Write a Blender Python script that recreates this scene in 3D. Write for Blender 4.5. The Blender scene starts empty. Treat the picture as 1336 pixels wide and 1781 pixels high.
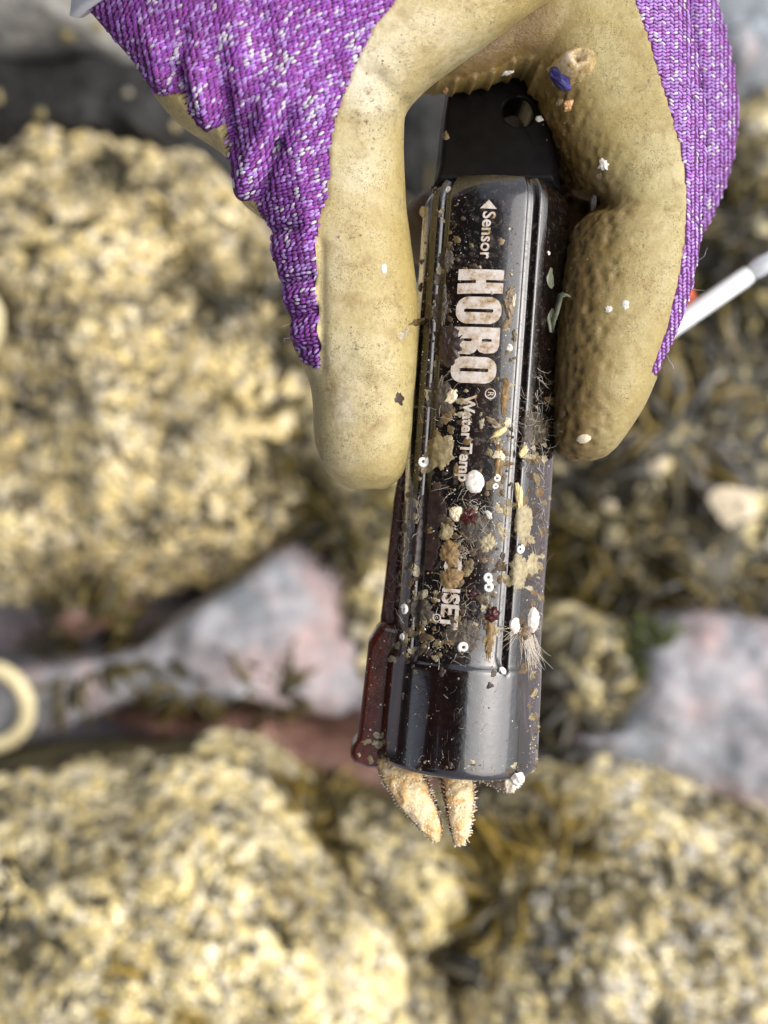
import bpy, bmesh, math, random
import numpy as np
from mathutils import Vector, Matrix, noise
from mathutils.bvhtree import BVHTree
from mathutils.geometry import tessellate_polygon

R = math.radians
random.seed(7)
rng = np.random.default_rng(7)
scene = bpy.context.scene
COL = scene.collection

# ------------------------------------------------------------------ camera, sky, sun, exposure
CAM_Z = 0.1745                     # camera height above the logger's axis (metres)
VIEW_W = 0.127                     # width of the view at the logger
PX = VIEW_W / 1336.0
cam_data = bpy.data.cameras.new('camera')
cam = bpy.data.objects.new('camera', cam_data)
COL.objects.link(cam)
scene.camera = cam
cam.location = (0, 0, CAM_Z)
cam_data.sensor_fit = 'HORIZONTAL'
cam_data.sensor_width = 36.0
cam_data.lens = 36.0 * CAM_Z / VIEW_W
cam_data.clip_start = 0.01
cam_data.clip_end = 500
cam_data.dof.use_dof = True
cam_data.dof.focus_distance = CAM_Z - 0.009
cam_data.dof.aperture_fstop = cam_data.lens / 3.3      # a 3.3 mm pupil

world = bpy.data.worlds.new('World')
scene.world = world
world.use_nodes = True
wn, wl = world.node_tree.nodes, world.node_tree.links
SUN_DIR = Vector((0.60, 0.08, 0.79)).normalized()
sky = wn.new('ShaderNodeTexSky')
sky.sky_type = 'NISHITA'
sky.sun_disc = False
sky.sun_elevation = math.asin(SUN_DIR.z)
sky.sun_rotation = math.atan2(SUN_DIR.x, SUN_DIR.y)
sky.air_density = 1.0
sky.dust_density = 4.0
hsv = wn.new('ShaderNodeHueSaturation')
hsv.inputs['Saturation'].default_value = 0.5
wl.new(sky.outputs[0], hsv.inputs['Color'])
wl.new(hsv.outputs[0], wn['Background'].inputs['Color'])
wn['Background'].inputs['Strength'].default_value = 0.15

sun_data = bpy.data.lights.new('sun', 'SUN')
sun_data.energy = 1.5
sun_data.angle = R(72)
sun_data.color = (1.0, 0.975, 0.935)
sun = bpy.data.objects.new('sun', sun_data)
COL.objects.link(sun)
sun.rotation_euler = SUN_DIR.to_track_quat('Z', 'Y').to_euler()
sun.location = SUN_DIR * 3

scene.view_settings.view_transform = 'Standard'
scene.view_settings.look = 'None'
scene.view_settings.gamma = 1.0
scene.view_settings.exposure = 0.55
scene.cycles.use_denoising = True
scene.cycles.max_bounces = 8

EYE = Vector((0, 0, CAM_Z))
GROUND = -0.43


def U(px, py, z=0.0):
    """the world point at height z that stands where the photograph has pixel (px, py)"""
    s = PX * (CAM_Z - z) / CAM_Z
    return Vector(((px - 668.0) * s, (890.5 - py) * s, z))


def to_px(p):
    s = PX * (CAM_Z - p[2]) / CAM_Z
    return p[0] / s + 668.0, 890.5 - p[1] / s


# ------------------------------------------------------------------ helpers
def link(o, parent=None):
    COL.objects.link(o)
    if parent is not None:
        o.parent = parent
    return o


def mesh_obj(name, verts, faces, mat=None, parent=None, smooth=True, cols=None):
    me = bpy.data.meshes.new(name)
    me.from_pydata([tuple(v) for v in verts], [], [tuple(f) for f in faces])
    me.update()
    if smooth:
        me.polygons.foreach_set('use_smooth', [True] * len(me.polygons))
    if cols is not None:
        a = me.color_attributes.new('col', 'FLOAT_COLOR', 'POINT')
        c = np.ones((len(verts), 4), dtype=np.float32)
        c[:, :3] = np.asarray(cols, dtype=np.float32)
        a.data.foreach_set('color', c.ravel())
    if mat is not None:
        me.materials.append(mat)
    o = bpy.data.objects.new(name, me)
    return link(o, parent)


def empty(name, loc):
    o = bpy.data.objects.new(name, None)
    o.empty_display_size = 0.01
    o.location = loc
    return link(o)


def adopt(child, parent):
    """parent while keeping the child where it stands (parents are only translated)"""
    child.parent = parent
    child.matrix_parent_inverse = Matrix.Translation(-parent.location)


def tag(o, label=None, cat=None, group=None, kind=None):
    for k, v in (('label', label), ('category', cat), ('group', group), ('kind', kind)):
        if v:
            o[k] = v
    return o


def sm(a, b, x):
    t = min(1.0, max(0.0, (x - a) / (b - a)))
    return t * t * (3 - 2 * t)


def interp(x, xs, ys):
    return float(np.interp(x, xs, ys))


def fbm(p, oct=4):
    return noise.fractal(p, 1.0, 2.0, oct)


# ------------------------------------------------------------------ materials
class NT:
    def __init__(self, name):
        self.m = bpy.data.materials.new(name)
        self.m.use_nodes = True
        self.n = self.m.node_tree.nodes
        self.l = self.m.node_tree.links
        self.b = self.n['Principled BSDF']
        self._co = None

    def node(self, t, **kw):
        x = self.n.new(t)
        for k, v in kw.items():
            setattr(x, k, v)
        return x

    def co(self):
        if self._co is None:
            g = self.node('ShaderNodeNewGeometry')
            self._co = g.outputs['Position']
        return self._co

    def noise(self, scale, detail=4, rough=0.55, dist=0.0, co=None):
        x = self.node('ShaderNodeTexNoise')
        x.inputs['Scale'].default_value = scale
        x.inputs['Detail'].default_value = detail
        x.inputs['Roughness'].default_value = rough
        x.inputs['Distortion'].default_value = dist
        self.l.new(co or self.co(), x.inputs['Vector'])
        return x.outputs['Fac']

    def voro(self, scale, feature='F1', out='Distance', rnd=1.0):
        x = self.node('ShaderNodeTexVoronoi', feature=feature)
        x.inputs['Scale'].default_value = scale
        x.inputs['Randomness'].default_value = rnd
        self.l.new(self.co(), x.inputs['Vector'])
        return x.outputs[out]

    def ramp(self, fac, stops):
        x = self.node('ShaderNodeValToRGB')
        e = x.color_ramp.elements
        while len(e) < len(stops):
            e.new(0.5)
        for i, (p, c) in enumerate(stops):
            e[i].position = p
            e[i].color = (c[0], c[1], c[2], 1) if isinstance(c, (tuple, list)) else (c, c, c, 1)
        self.l.new(fac, x.inputs['Fac'])
        return x.outputs['Color']

    def mix(self, fac, a, b, mode='MIX'):
        x = self.node('ShaderNodeMix', data_type='RGBA', blend_type=mode)
        for s, v in ((x.inputs[0], fac), (x.inputs[6], a), (x.inputs[7], b)):
            if isinstance(v, (int, float)):
                s.default_value = v
            elif isinstance(v, (tuple, list)):
                s.default_value = (v[0], v[1], v[2], 1)
            else:
                self.l.new(v, s)
        return x.outputs[2]

    def math(self, op, a, b=0.0):
        x = self.node('ShaderNodeMath', operation=op)
        for s, v in ((x.inputs[0], a), (x.inputs[1], b)):
            if isinstance(v, (int, float)):
                s.default_value = v
            else:
                self.l.new(v, s)
        return x.outputs[0]

    def attr(self, name='col'):
        x = self.node('ShaderNodeAttribute', attribute_name=name)
        return x.outputs['Color']

    def set(self, **kw):
        for k, v in kw.items():
            s = self.b.inputs[k.replace('_', ' ')]
            if isinstance(v, (int, float)):
                s.default_value = v
            elif isinstance(v, (tuple, list)):
                s.default_value = (*v, 1) if len(v) == 3 and s.type == 'RGBA' else v
            else:
                self.l.new(v, s)
        return self

    def bump(self, h, strength, dist, prev=None):
        x = self.node('ShaderNodeBump')
        x.inputs['Strength'].default_value = strength
        x.inputs['Distance'].default_value = dist
        self.l.new(h, x.inputs['Height'])
        if prev is not None:
            self.l.new(prev, x.inputs['Normal'])
        self.l.new(x.outputs[0], self.b.inputs['Normal'])
        return x.outputs[0]


def simple(name, c, rough=0.6, var=0.25, scale=900, bump=0.0002, spec=0.5, sss=0.0):
    t = NT(name)
    n = t.noise(scale, 5, 0.6)
    dark = tuple(x * (1 - var) for x in c)
    lite = tuple(min(1, x * (1 + var)) for x in c)
    t.set(Base_Color=t.ramp(n, [(0.3, dark), (0.7, lite)]), Roughness=rough)
    t.b.inputs['Specular IOR Level'].default_value = spec
    if sss:
        t.b.inputs['Subsurface Weight'].default_value = sss
        t.b.inputs['Subsurface Radius'].default_value = (0.0012, 0.0008, 0.0005)
        t.b.inputs['Subsurface Scale'].default_value = 1.0
    if bump:
        t.bump(n, 0.6, bump)
    return t.m


def attr_mat(name, rough=0.6, scale=900, var=0.25, bump=0.0002, spec=0.5):
    t = NT(name)
    n = t.noise(scale, 4, 0.6)
    t.set(Base_Color=t.mix(1.0, t.attr(), t.ramp(n, [(0.25, 1 - var), (0.75, 1 + var)]), 'MULTIPLY'), Roughness=rough)
    t.b.inputs['Specular IOR Level'].default_value = spec
    if bump:
        t.bump(n, 0.6, bump)
    return t.m


# tan rubber coating of the glove
t = NT('glove_rubber')
big = t.noise(70, 4, 0.6, 0.5)
mid = t.noise(330, 5, 0.65)
c = t.mix(t.ramp(big, [(0.44, 0.0), (0.62, 0.6)]), t.attr(), t.mix(1.0, t.attr(), (1.28, 1.42, 1.9), 'MULTIPLY'))
c = t.mix(t.ramp(mid, [(0.50, 0.0), (0.70, 0.65)]), c, (0.27, 0.18, 0.06))
spk = t.voro(3600)
spkm = t.noise(210, 4, 0.7)
speck = t.math('MULTIPLY', t.ramp(spk, [(0.16, 1.0), (0.30, 0.0)]), t.ramp(spkm, [(0.44, 0.0), (0.56, 1.0)]))
c = t.mix(t.math('MULTIPLY', speck, 0.9), c, (0.05, 0.032, 0.014))
dirt = t.math('MULTIPLY', t.ramp(t.noise(1400, 5, 0.75), [(0.57, 0.0), (0.64, 0.9)]), t.ramp(t.noise(130, 3, 0.6), [(0.48, 0.0), (0.62, 1.0)]))
c = t.mix(dirt, c, (0.09, 0.06, 0.03))
grit = t.ramp(t.noise(1900, 3, 0.7), [(0.30, 0.72), (0.62, 1.0)])
c = t.mix(0.5, c, grit, 'MULTIPLY')
t.set(Base_Color=c, Roughness=t.ramp(mid, [(0.3, 0.34), (0.7, 0.58)]))
t.b.inputs['Subsurface Weight'].default_value = 0.12
t.b.inputs['Subsurface Radius'].default_value = (0.0014, 0.0009, 0.0004)
t.b.inputs['Subsurface Scale'].default_value = 1.0
b1 = t.bump(t.noise(2300, 4, 0.7), 0.35, 0.00025)
b1 = t.bump(t.noise(420, 4, 0.6), 0.34, 0.0009, b1)
mp = t.node('ShaderNodeMapping')
mp.inputs['Scale'].default_value = (260, 900, 500)
t.l.new(t.co(), mp.inputs['Vector'])
b1 = t.bump(t.noise(1.0, 4, 0.6, 0.8, mp.outputs[0]), 0.22, 0.0007, b1)
t.bump(t.math('SUBTRACT', 1.0, speck), 0.5, 0.0003, b1)
M_RUBBER = t.m

# purple knit: the stitches carry their own yarn colour, the cloth under them is darker yarn
t = NT('glove_knit_stitch')
fz = t.noise(5200, 3, 0.7)
t.set(Base_Color=t.mix(0.6, t.attr(), t.ramp(fz, [(0.3, 0.55), (0.7, 1.25)]), 'MULTIPLY'), Roughness=0.62)
t.b.inputs['Sheen Weight'].default_value = 0.25
t.b.inputs['Sheen Roughness'].default_value = 0.4
t.bump(fz, 0.6, 0.00012)
M_STITCH = t.m
t = NT('glove_knit_cloth')
v = t.voro(1100)
t.set(Base_Color=t.ramp(v, [(0.1, (0.17, 0.028, 0.20)), (0.6, (0.07, 0.010, 0.08))]), Roughness=0.85)
t.bump(v, 0.8, 0.0005)
M_CLOTH = t.m

# wet black plastic, mottled with a very dark red brown
t = NT('logger_plastic')
g1 = t.noise(420, 5, 0.7, 0.6)
g2 = t.noise(1500, 4, 0.7)
film = t.math('MULTIPLY', t.ramp(g1, [(0.50, 0.0), (0.66, 1.0)]), t.ramp(g2, [(0.45, 0.0), (0.60, 1.0)]))
c = t.mix(t.ramp(t.noise(120, 3), [(0.40, 0.0), (0.62, 1.0)]), (0.0035, 0.0026, 0.0025), (0.008, 0.0035, 0.003))
c = t.mix(t.math('MULTIPLY', film, 0.5), c, (0.085, 0.055, 0.028))
t.set(Base_Color=c, Roughness=t.math('ADD', t.math('MULTIPLY', film, 0.30), t.ramp(g1, [(0.3, 0.14), (0.7, 0.28)])))
t.b.inputs['IOR'].default_value = 1.65
t.b.inputs['Coat Weight'].default_value = 1.0
t.b.inputs['Coat Roughness'].default_value = 0.06
b1 = t.bump(t.noise(900, 5, 0.65), 0.10, 0.0004)
t.bump(t.ramp(g2, [(0.60, 0.0), (0.66, 1.0)]), 0.35, 0.00012, b1)
M_PLASTIC = t.m
t = NT('cap_plastic')
g1 = t.noise(800, 5, 0.75)
scr = t.node('ShaderNodeMapping')
scr.inputs['Rotation'].default_value = (0, 0, R(-55))
scr.inputs['Scale'].default_value = (9000, 400, 2000)
t.l.new(t.co(), scr.inputs['Vector'])
s1 = t.noise(1.0, 2, 0.5, 0.0, scr.outputs[0])
scm = t.math('MULTIPLY', t.ramp(s1, [(0.66, 0.0), (0.72, 1.0)]), t.ramp(t.noise(150, 2), [(0.48, 0.0), (0.6, 1.0)]))
c = t.mix(t.ramp(t.noise(90, 3), [(0.40, 0.0), (0.65, 1.0)]), (0.0035, 0.0022, 0.002), (0.011, 0.0035, 0.0026))
c = t.mix(t.math('MULTIPLY', scm, 0.35), c, (0.30, 0.27, 0.22))
t.set(Base_Color=c, Roughness=t.ramp(g1, [(0.35, 0.13), (0.7, 0.26)]))
t.b.inputs['IOR'].default_value = 1.65
t.b.inputs['Coat Weight'].default_value = 1.0
t.b.inputs['Coat Roughness'].default_value = 0.04
cb = t.bump(t.noise(700, 5, 0.6), 0.09, 0.0004)
t.bump(t.noise(170, 4, 0.6), 0.10, 0.0012, cb)
M_CAP = t.m
t = NT('fin_plastic')
g1 = t.noise(500, 5, 0.7)
t.set(Base_Color=t.ramp(g1, [(0.35, (0.040, 0.008, 0.004)), (0.7, (0.10, 0.018, 0.008))]), Roughness=0.16)
t.b.inputs['Transmission Weight'].default_value = 0.15
t.bump(g1, 0.15, 0.0003)
M_FIN = t.m
t = NT('print_paint')
g1 = t.noise(650, 5, 0.7)
c = t.ramp(g1, [(0.42, (0.62, 0.56, 0.51)), (0.55, (0.48, 0.38, 0.28)), (0.66, (0.26, 0.15, 0.05))])
c = t.mix(t.ramp(t.noise(3000, 2), [(0.6, 0.0), (0.7, 0.35)]), c, (0.2, 0.13, 0.08))
t.set(Base_Color=c, Roughness=0.45)
M_PRINT = t.m

# ------------------------------------------------------------------ rocky shore
t = NT('bedrock')
a = t.noise(9, 5, 0.6, 0.4)
b = t.noise(26, 5, 0.65)
c = t.ramp(a, [(0.36, (0.20, 0.20, 0.22)), (0.50, (0.33, 0.30, 0.33)), (0.62, (0.42, 0.31, 0.31))])
c = t.mix(t.ramp(b, [(0.45, 0.0), (0.7, 0.6)]), c, (0.13, 0.14, 0.145))
c = t.mix(0.8, c, t.ramp(t.noise(190, 4, 0.7), [(0.3, 0.55), (0.65, 1.1)]), 'MULTIPLY')
t.set(Base_Color=c, Roughness=0.38)
t.bump(t.noise(120, 5, 0.65), 0.5, 0.004)
M_BED = t.m


def rock_mat(name, c1, c2, c3, rough=0.75):
    t = NT(name)
    a = t.noise(22, 5, 0.65, 0.3)
    b = t.noise(110, 5, 0.7)
    c = t.ramp(a, [(0.36, c1), (0.5, c2), (0.66, c3)])
    c = t.mix(0.8, c, t.ramp(b, [(0.32, 0.45), (0.62, 1.15)]), 'MULTIPLY')
    t.set(Base_Color=c, Roughness=rough)
    t.bump(b, 0.7, 0.004)
    return t.m


M_ROCK_OLIVE = rock_mat('barnacle_rock', (0.030, 0.026, 0.010), (0.085, 0.068, 0.026), (0.20, 0.155, 0.065))
M_ROCK_DARK = rock_mat('dark_rock', (0.020, 0.019, 0.013), (0.055, 0.048, 0.028), (0.12, 0.105, 0.07), 0.5)
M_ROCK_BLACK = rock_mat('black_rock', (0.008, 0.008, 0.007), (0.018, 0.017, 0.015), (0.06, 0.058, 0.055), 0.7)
M_ROCK_GREY = rock_mat('grey_rock', (0.15, 0.14, 0.12), (0.28, 0.265, 0.24), (0.37, 0.35, 0.30))
M_ROCK_RED = rock_mat('red_rock', (0.13, 0.07, 0.05), (0.26, 0.135, 0.10), (0.38, 0.22, 0.17), 0.5)
M_ROCK_PINK = rock_mat('pink_rock', (0.21, 0.235, 0.255), (0.34, 0.325, 0.34), (0.47, 0.335, 0.32), 0.45)
M_ROCK_BLUE = rock_mat('blue_rock', (0.20, 0.22, 0.24), (0.34, 0.37, 0.40), (0.46, 0.45, 0.47), 0.42)
M_BARN = attr_mat('barnacle_plates', 0.7, 500, 0.25, 0.0006)
M_WEED = attr_mat('rockweed_blade', 0.35, 200, 0.3, 0.0005)


def axis_coords():
    fine = np.arange(-0.6, 0.6001, 0.008)
    out, s = [], 0.01
    x = 0.6
    while x < 220:
        s *= 1.35
        x += s
        out.append(x)
    out = np.array(out)
    return np.concatenate([-out[::-1], fine, out])


xs = axis_coords()
nv = len(xs)
gv = []
for yy in xs:
    for xx in xs:
        far = max(abs(xx), abs(yy))
        amp = 0.010 if far < 0.6 else min(0.5, 0.010 + (far - 0.6) * 0.03)
        z = GROUND - 0.035 + amp * (fbm(Vector((xx * 7 + 3, yy * 7, 1.3)), 5)) if far < 0.6 else \
            GROUND - 0.045 + amp * fbm(Vector((xx * 0.7, yy * 0.7, 2.3)), 3)
        gv.append((xx, yy, z))
gf = [(j * nv + i, j * nv + i + 1, (j + 1) * nv + i + 1, (j + 1) * nv + i) for j in range(nv - 1) for i in range(nv - 1)]
ground = mesh_obj('ground', gv, gf, M_BED)
tag(ground, 'wet pinkish grey bedrock between the boulders', None, None, 'structure')


def barnacle_template(n=6):
    """a truncated cone of plates with a sunken mouth; unit base radius"""
    v, f, d = [], [], []
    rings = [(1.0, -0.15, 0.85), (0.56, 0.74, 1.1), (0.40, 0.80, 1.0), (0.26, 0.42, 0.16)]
    for r, h, s in rings:
        for k in range(n):
            rr = r * (1.0 + (0.10 if k % 2 else -0.06))
            a = 2 * math.pi * k / n
            v.append((rr * math.cos(a), rr * math.sin(a), h))
            d.append(s)
    for i in range(len(rings) - 1):
        for k in range(n):
            f.append((i * n + k, i * n + (k + 1) % n, (i + 1) * n + (k + 1) % n, (i + 1) * n + k))
    f.append(tuple((len(rings) - 1) * n + k for k in range(n)))
    return np.array(v), f, np.array(d)


BT_V, BT_F, BT_D = barnacle_template()


def scatter_barnacles(pts, nors, sizes, cols, parent, name='barnacle_crust'):
    V, F, C = [], [], []
    for p, n, s, c in zip(pts, nors, sizes, cols):
        q = n.to_track_quat('Z', 'Y').to_matrix()
        a = random.uniform(0, 6.28)
        rot = q @ Matrix.Rotation(a, 3, 'Z')
        m = np.array(rot)
        sc = np.array([s * random.uniform(0.8, 1.2), s * random.uniform(0.8, 1.2), s * random.uniform(0.5, 1.0)])
        base = len(V)
        vv = (BT_V * sc) @ m.T + np.array(p)
        V.extend(map(tuple, vv))
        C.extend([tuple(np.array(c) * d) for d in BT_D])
        F.extend([tuple(i + base for i in f) for f in BT_F])
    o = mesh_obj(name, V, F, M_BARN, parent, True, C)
    o['kind'] = 'stuff'
    return o


def boulder(name, outline, top, height, mat, label, cat='boulder', group=None, barn=0, bsize=(0.003, 0.006),
            bcol=((0.62, 0.52, 0.25), (0.50, 0.41, 0.19), (0.70, 0.61, 0.36), (0.50, 0.45, 0.33)), rough=0.012, prof=2.6, keep=None, freq=14, bare=0.40):
    """a stone with the given outline (pixels of the photograph, at its foot), its crest `top` metres above the ground level"""
    zc = GROUND + top
    pts = [U(x, y, zc - height * 0.5) for x, y in outline]
    cx = sum(p.x for p in pts) / len(pts)
    cy = sum(p.y for p in pts) / len(pts)
    n = 96
    ring = []
    segs = [((pts[(i + 1) % len(pts)] - pts[i]).length) for i in range(len(pts))]
    tot = sum(segs)
    for k in range(n):
        d = tot * k / n
        i = 0
        while d > segs[i]:
            d -= segs[i]
            i += 1
        ring.append(pts[i].lerp(pts[(i + 1) % len(pts)], d / segs[i]))
    for _ in range(3):
        ring = [(ring[k - 1] + ring[k] * 2 + ring[(k + 1) % n]) * 0.25 for k in range(n)]
    m = 26
    seed = Vector((cx * 3 + 5.1, cy * 3 + 2.7, top * 50))
    V = []
    for j in range(m + 1):
        f = j / m
        for k in range(n):
            rr = min(1.0, f * 1.12)
            x = cx + (ring[k].x - cx) * rr
            y = cy + (ring[k].y - cy) * rr
            z = zc - height * (rr ** prof)
            if f * 1.12 > 1:
                z -= (f * 1.12 - 1) * 0.6
            p = Vector((x, y, z))
            d1 = fbm(p * freq + seed, 5)
            d2 = fbm(p * 55 + seed, 3)
            p.z += d1 * rough + d2 * 0.0025
            q = Vector((ring[k].x - cx, ring[k].y - cy, 0))
            if q.length > 1e-6:
                p += q.normalized() * fbm(p * freq * 1.3 + seed * 2, 4) * rough * 0.8 * f
            V.append(tuple(p))
    F = [(j * n + k, j * n + (k + 1) % n, (j + 1) * n + (k + 1) % n, (j + 1) * n + k)[::-1] for j in range(m) for k in range(n)]
    A, B_, C_ = (Vector(V[i]) for i in F[n * 3][:3])
    if (B_ - A).cross(C_ - A).z < 0:
        F = [f[::-1] for f in F]
    root = empty(name, (cx, cy, GROUND))
    tag(root, label, cat, group)
    body = mesh_obj('stone', V, F, mat)
    adopt(body, root)
    if barn:
        me = body.data
        area = np.array([p.area for p in me.polygons])
        top_f = np.array([p.normal.z > 0.05 for p in me.polygons])
        w = area * top_f
        w /= w.sum()
        idx = rng.choice(len(me.polygons), size=barn, p=w)
        P, N, S, C = [], [], [], []
        for ii in idx:
            poly = me.polygons[int(ii)]
            vs = [me.vertices[v].co for v in poly.vertices]
            a, b2 = random.random(), random.random()
            p = vs[0].lerp(vs[1], a).lerp(vs[3].lerp(vs[2], a), b2)
            dens = fbm(p * 26 + seed, 4) * 0.5 + 0.5
            if dens < bare and random.random() > 0.35:
                continue
            s = random.uniform(*bsize) * (0.75 + 0.5 * dens)
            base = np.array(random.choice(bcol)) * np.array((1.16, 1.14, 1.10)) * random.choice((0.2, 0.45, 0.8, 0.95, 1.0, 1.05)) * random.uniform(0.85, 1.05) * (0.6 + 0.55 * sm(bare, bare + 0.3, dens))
            P.append(p); N.append((poly.normal + Vector((random.gauss(0, .15), random.gauss(0, .15), 0))).normalized()); S.append(s); C.append(base)
        cr = scatter_barnacles(P, N, S, C, None)
        adopt(cr, root)
    return root, body


BOULDERS = []


def B(*a, **k):
    r_, b_ = boulder(*a, **k)
    BOULDERS.append(b_)
    return r_


B('barnacle_boulder', [(-260, 210), (60, 190), (230, 200), (420, 330), (560, 520), (640, 700), (620, 880), (500, 940), (400, 1000), (300, 1020), (230, 1050), (150, 1050), (-40, 1060), (-260, 900)],
  0.07, 0.06, M_ROCK_OLIVE, 'big cream barnacle covered boulder filling the left side beside the purple glove', barn=11000, bsize=(0.0018, 0.0042), rough=0.022, bare=0.30,
  bcol=((0.68, 0.55, 0.27), (0.60, 0.48, 0.22), (0.76, 0.65, 0.40), (0.60, 0.53, 0.38)))
B('barnacle_boulder', [(-200, 1400), (60, 1375), (250, 1350), (430, 1375), (510, 1450), (590, 1540), (690, 1590), (780, 1720), (800, 1900), (300, 1960), (-200, 1900)],
  0.19, 0.08, M_ROCK_OLIVE, 'large pale yellow barnacle crusted boulder below the sea star, bottom left', barn=11000, bsize=(0.0016, 0.0038), rough=0.008, bare=0.34,
  bcol=((0.72, 0.60, 0.29), (0.64, 0.52, 0.24), (0.80, 0.71, 0.46), (0.64, 0.58, 0.44)))
B('barnacle_boulder', [(830, 1440), (930, 1400), (1100, 1360), (1250, 1400), (1400, 1450), (1500, 1600), (1480, 1900), (1100, 1950), (800, 1900), (770, 1700), (790, 1540)],
  0.17, 0.08, M_ROCK_OLIVE, 'barnacle crusted boulder with dark gaps in the bottom right corner', barn=8500, bsize=(0.0016, 0.0038), rough=0.010, bare=0.40,
  bcol=((0.68, 0.57, 0.28), (0.62, 0.50, 0.24), (0.78, 0.69, 0.45), (0.56, 0.52, 0.44)))
B('barnacle_boulder', [(560, 1380), (660, 1430), (800, 1450), (860, 1520), (830, 1640), (740, 1700), (640, 1600), (560, 1500)],
  0.15, 0.07, M_ROCK_OLIVE, 'small barnacle covered rock straight below the two sea star arms', barn=2000, bsize=(0.0018, 0.004), rough=0.010, bare=0.30)
B('barnacle_boulder', [(480, 640), (560, 620), (700, 700), (720, 860), (690, 960), (620, 1010), (590, 940), (540, 880), (500, 780)],
  0.07, 0.05, M_ROCK_OLIVE, 'barnacle covered rock showing just below the thumb of the glove', barn=1300, bsize=(0.0022, 0.0046), rough=0.016)
B('shore_rock', [(560, 1000), (640, 960), (700, 1000), (700, 1180), (640, 1230), (590, 1120)],
  0.05, 0.045, M_ROCK_OLIVE, 'narrow barnacle speckled rock showing left of the logger', 'rock', barn=420, rough=0.01)
B('shore_rock', [(130, 1230), (300, 1190), (420, 1210), (560, 1260), (700, 1300), (860, 1330), (920, 1420), (840, 1470), (650, 1450), (420, 1360), (200, 1300)],
  0.06, 0.05, M_ROCK_RED, 'bare red brown rock ledge running behind the end of the logger', 'rock', rough=0.008)
B('shore_rock', [(-200, 1190), (60, 1150), (200, 1140), (330, 1060), (430, 990), (520, 930), (560, 960), (610, 1060), (640, 1200), (600, 1260), (420, 1220), (200, 1230), (40, 1310), (-200, 1340)],
  0.060, 0.02, M_ROCK_PINK, 'smooth wet pink and blue grey slab in the gap between the two left boulders', 'rock', rough=0.009, freq=16, prof=6)
B('shore_rock', [(930, 1290), (1060, 1260), (1130, 1110), (1240, 1070), (1420, 1100), (1460, 1360), (1300, 1420), (1120, 1400), (980, 1370)],
  0.075, 0.02, M_ROCK_PINK, 'smooth pinkish grey slab at the right edge above the corner boulder', 'rock', rough=0.010, freq=16, prof=6)
B('shore_rock', [(920, 1100), (1000, 1060), (1100, 1080), (1130, 1160), (1090, 1260), (1000, 1290), (930, 1260)],
  0.07, 0.05, M_ROCK_OLIVE, 'yellowish barnacle dotted rock just right of the logger cap', 'rock', barn=420, rough=0.014)
B('shore_rock', [(1270, 1230), (1340, 1160), (1460, 1180), (1470, 1360), (1330, 1390), (1260, 1330)],
  0.075, 0.05, M_ROCK_OLIVE, 'barnacle dotted rock at the right edge beside the pinkish slab', 'rock', barn=420, rough=0.012)
B('shore_rock', [(930, 560), (1100, 520), (1300, 560), (1500, 640), (1500, 1080), (1260, 1110), (1080, 1090), (950, 1040), (900, 800)],
  0.04, 0.05, M_ROCK_DARK, 'dark weedy rock to the right of the index finger', 'rock', barn=1800, bsize=(0.002, 0.0042), rough=0.024, bare=0.50)
B('shore_rock', [(1150, 330), (1300, 300), (1500, 330), (1500, 600), (1300, 620), (1150, 560)],
  0.02, 0.05, M_ROCK_DARK, 'dark olive rock behind the white rod', 'rock', barn=160, rough=0.02, bare=0.5)
B('shore_rock', [(1190, 210), (1260, 170), (1480, 190), (1480, 300), (1330, 330), (1230, 300)],
  0.03, 0.03, M_ROCK_OLIVE, 'pale yellow rock beside the outer edge of the purple knit', 'rock', barn=240, rough=0.012)
B('shore_rock', [(1150, -150), (1480, -150), (1480, 190), (1250, 170), (1150, 60)],
  0.02, 0.03, M_ROCK_BLUE, 'smooth blue grey rock in the top right corner', 'rock', rough=0.01, freq=9)
B('shore_rock', [(-250, -150), (220, -150), (300, 40), (240, 110), (100, 70), (-60, 60), (-250, 80)],
  0.04, 0.04, M_ROCK_GREY, 'grey rock in the top left corner beside the glove cuff', 'rock', rough=0.012, barn=60)
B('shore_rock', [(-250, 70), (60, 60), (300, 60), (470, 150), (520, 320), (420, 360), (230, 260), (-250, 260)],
  0.015, 0.03, M_ROCK_BLACK, 'rock coloured black as the shade of the crevice left of the glove', 'rock', rough=0.012, barn=25)  # its near black colour stands in for the crevice shadow
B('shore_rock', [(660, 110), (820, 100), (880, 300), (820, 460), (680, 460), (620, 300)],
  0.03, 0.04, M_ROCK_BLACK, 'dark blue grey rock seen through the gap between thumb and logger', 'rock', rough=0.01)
B('shore_rock', [(1230, 50), (1300, 30), (1330, 90), (1290, 130), (1220, 110)],
  0.045, 0.03, M_ROCK_PINK, 'small pinkish stone lying on the blue grey rock', 'stone', rough=0.006)
B('shore_rock', [(90, 1040), (170, 1030), (190, 1080), (130, 1110), (70, 1090)],
  0.075, 0.03, M_ROCK_RED, 'small red brown stone under the left boulder', 'stone', rough=0.006)

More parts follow.
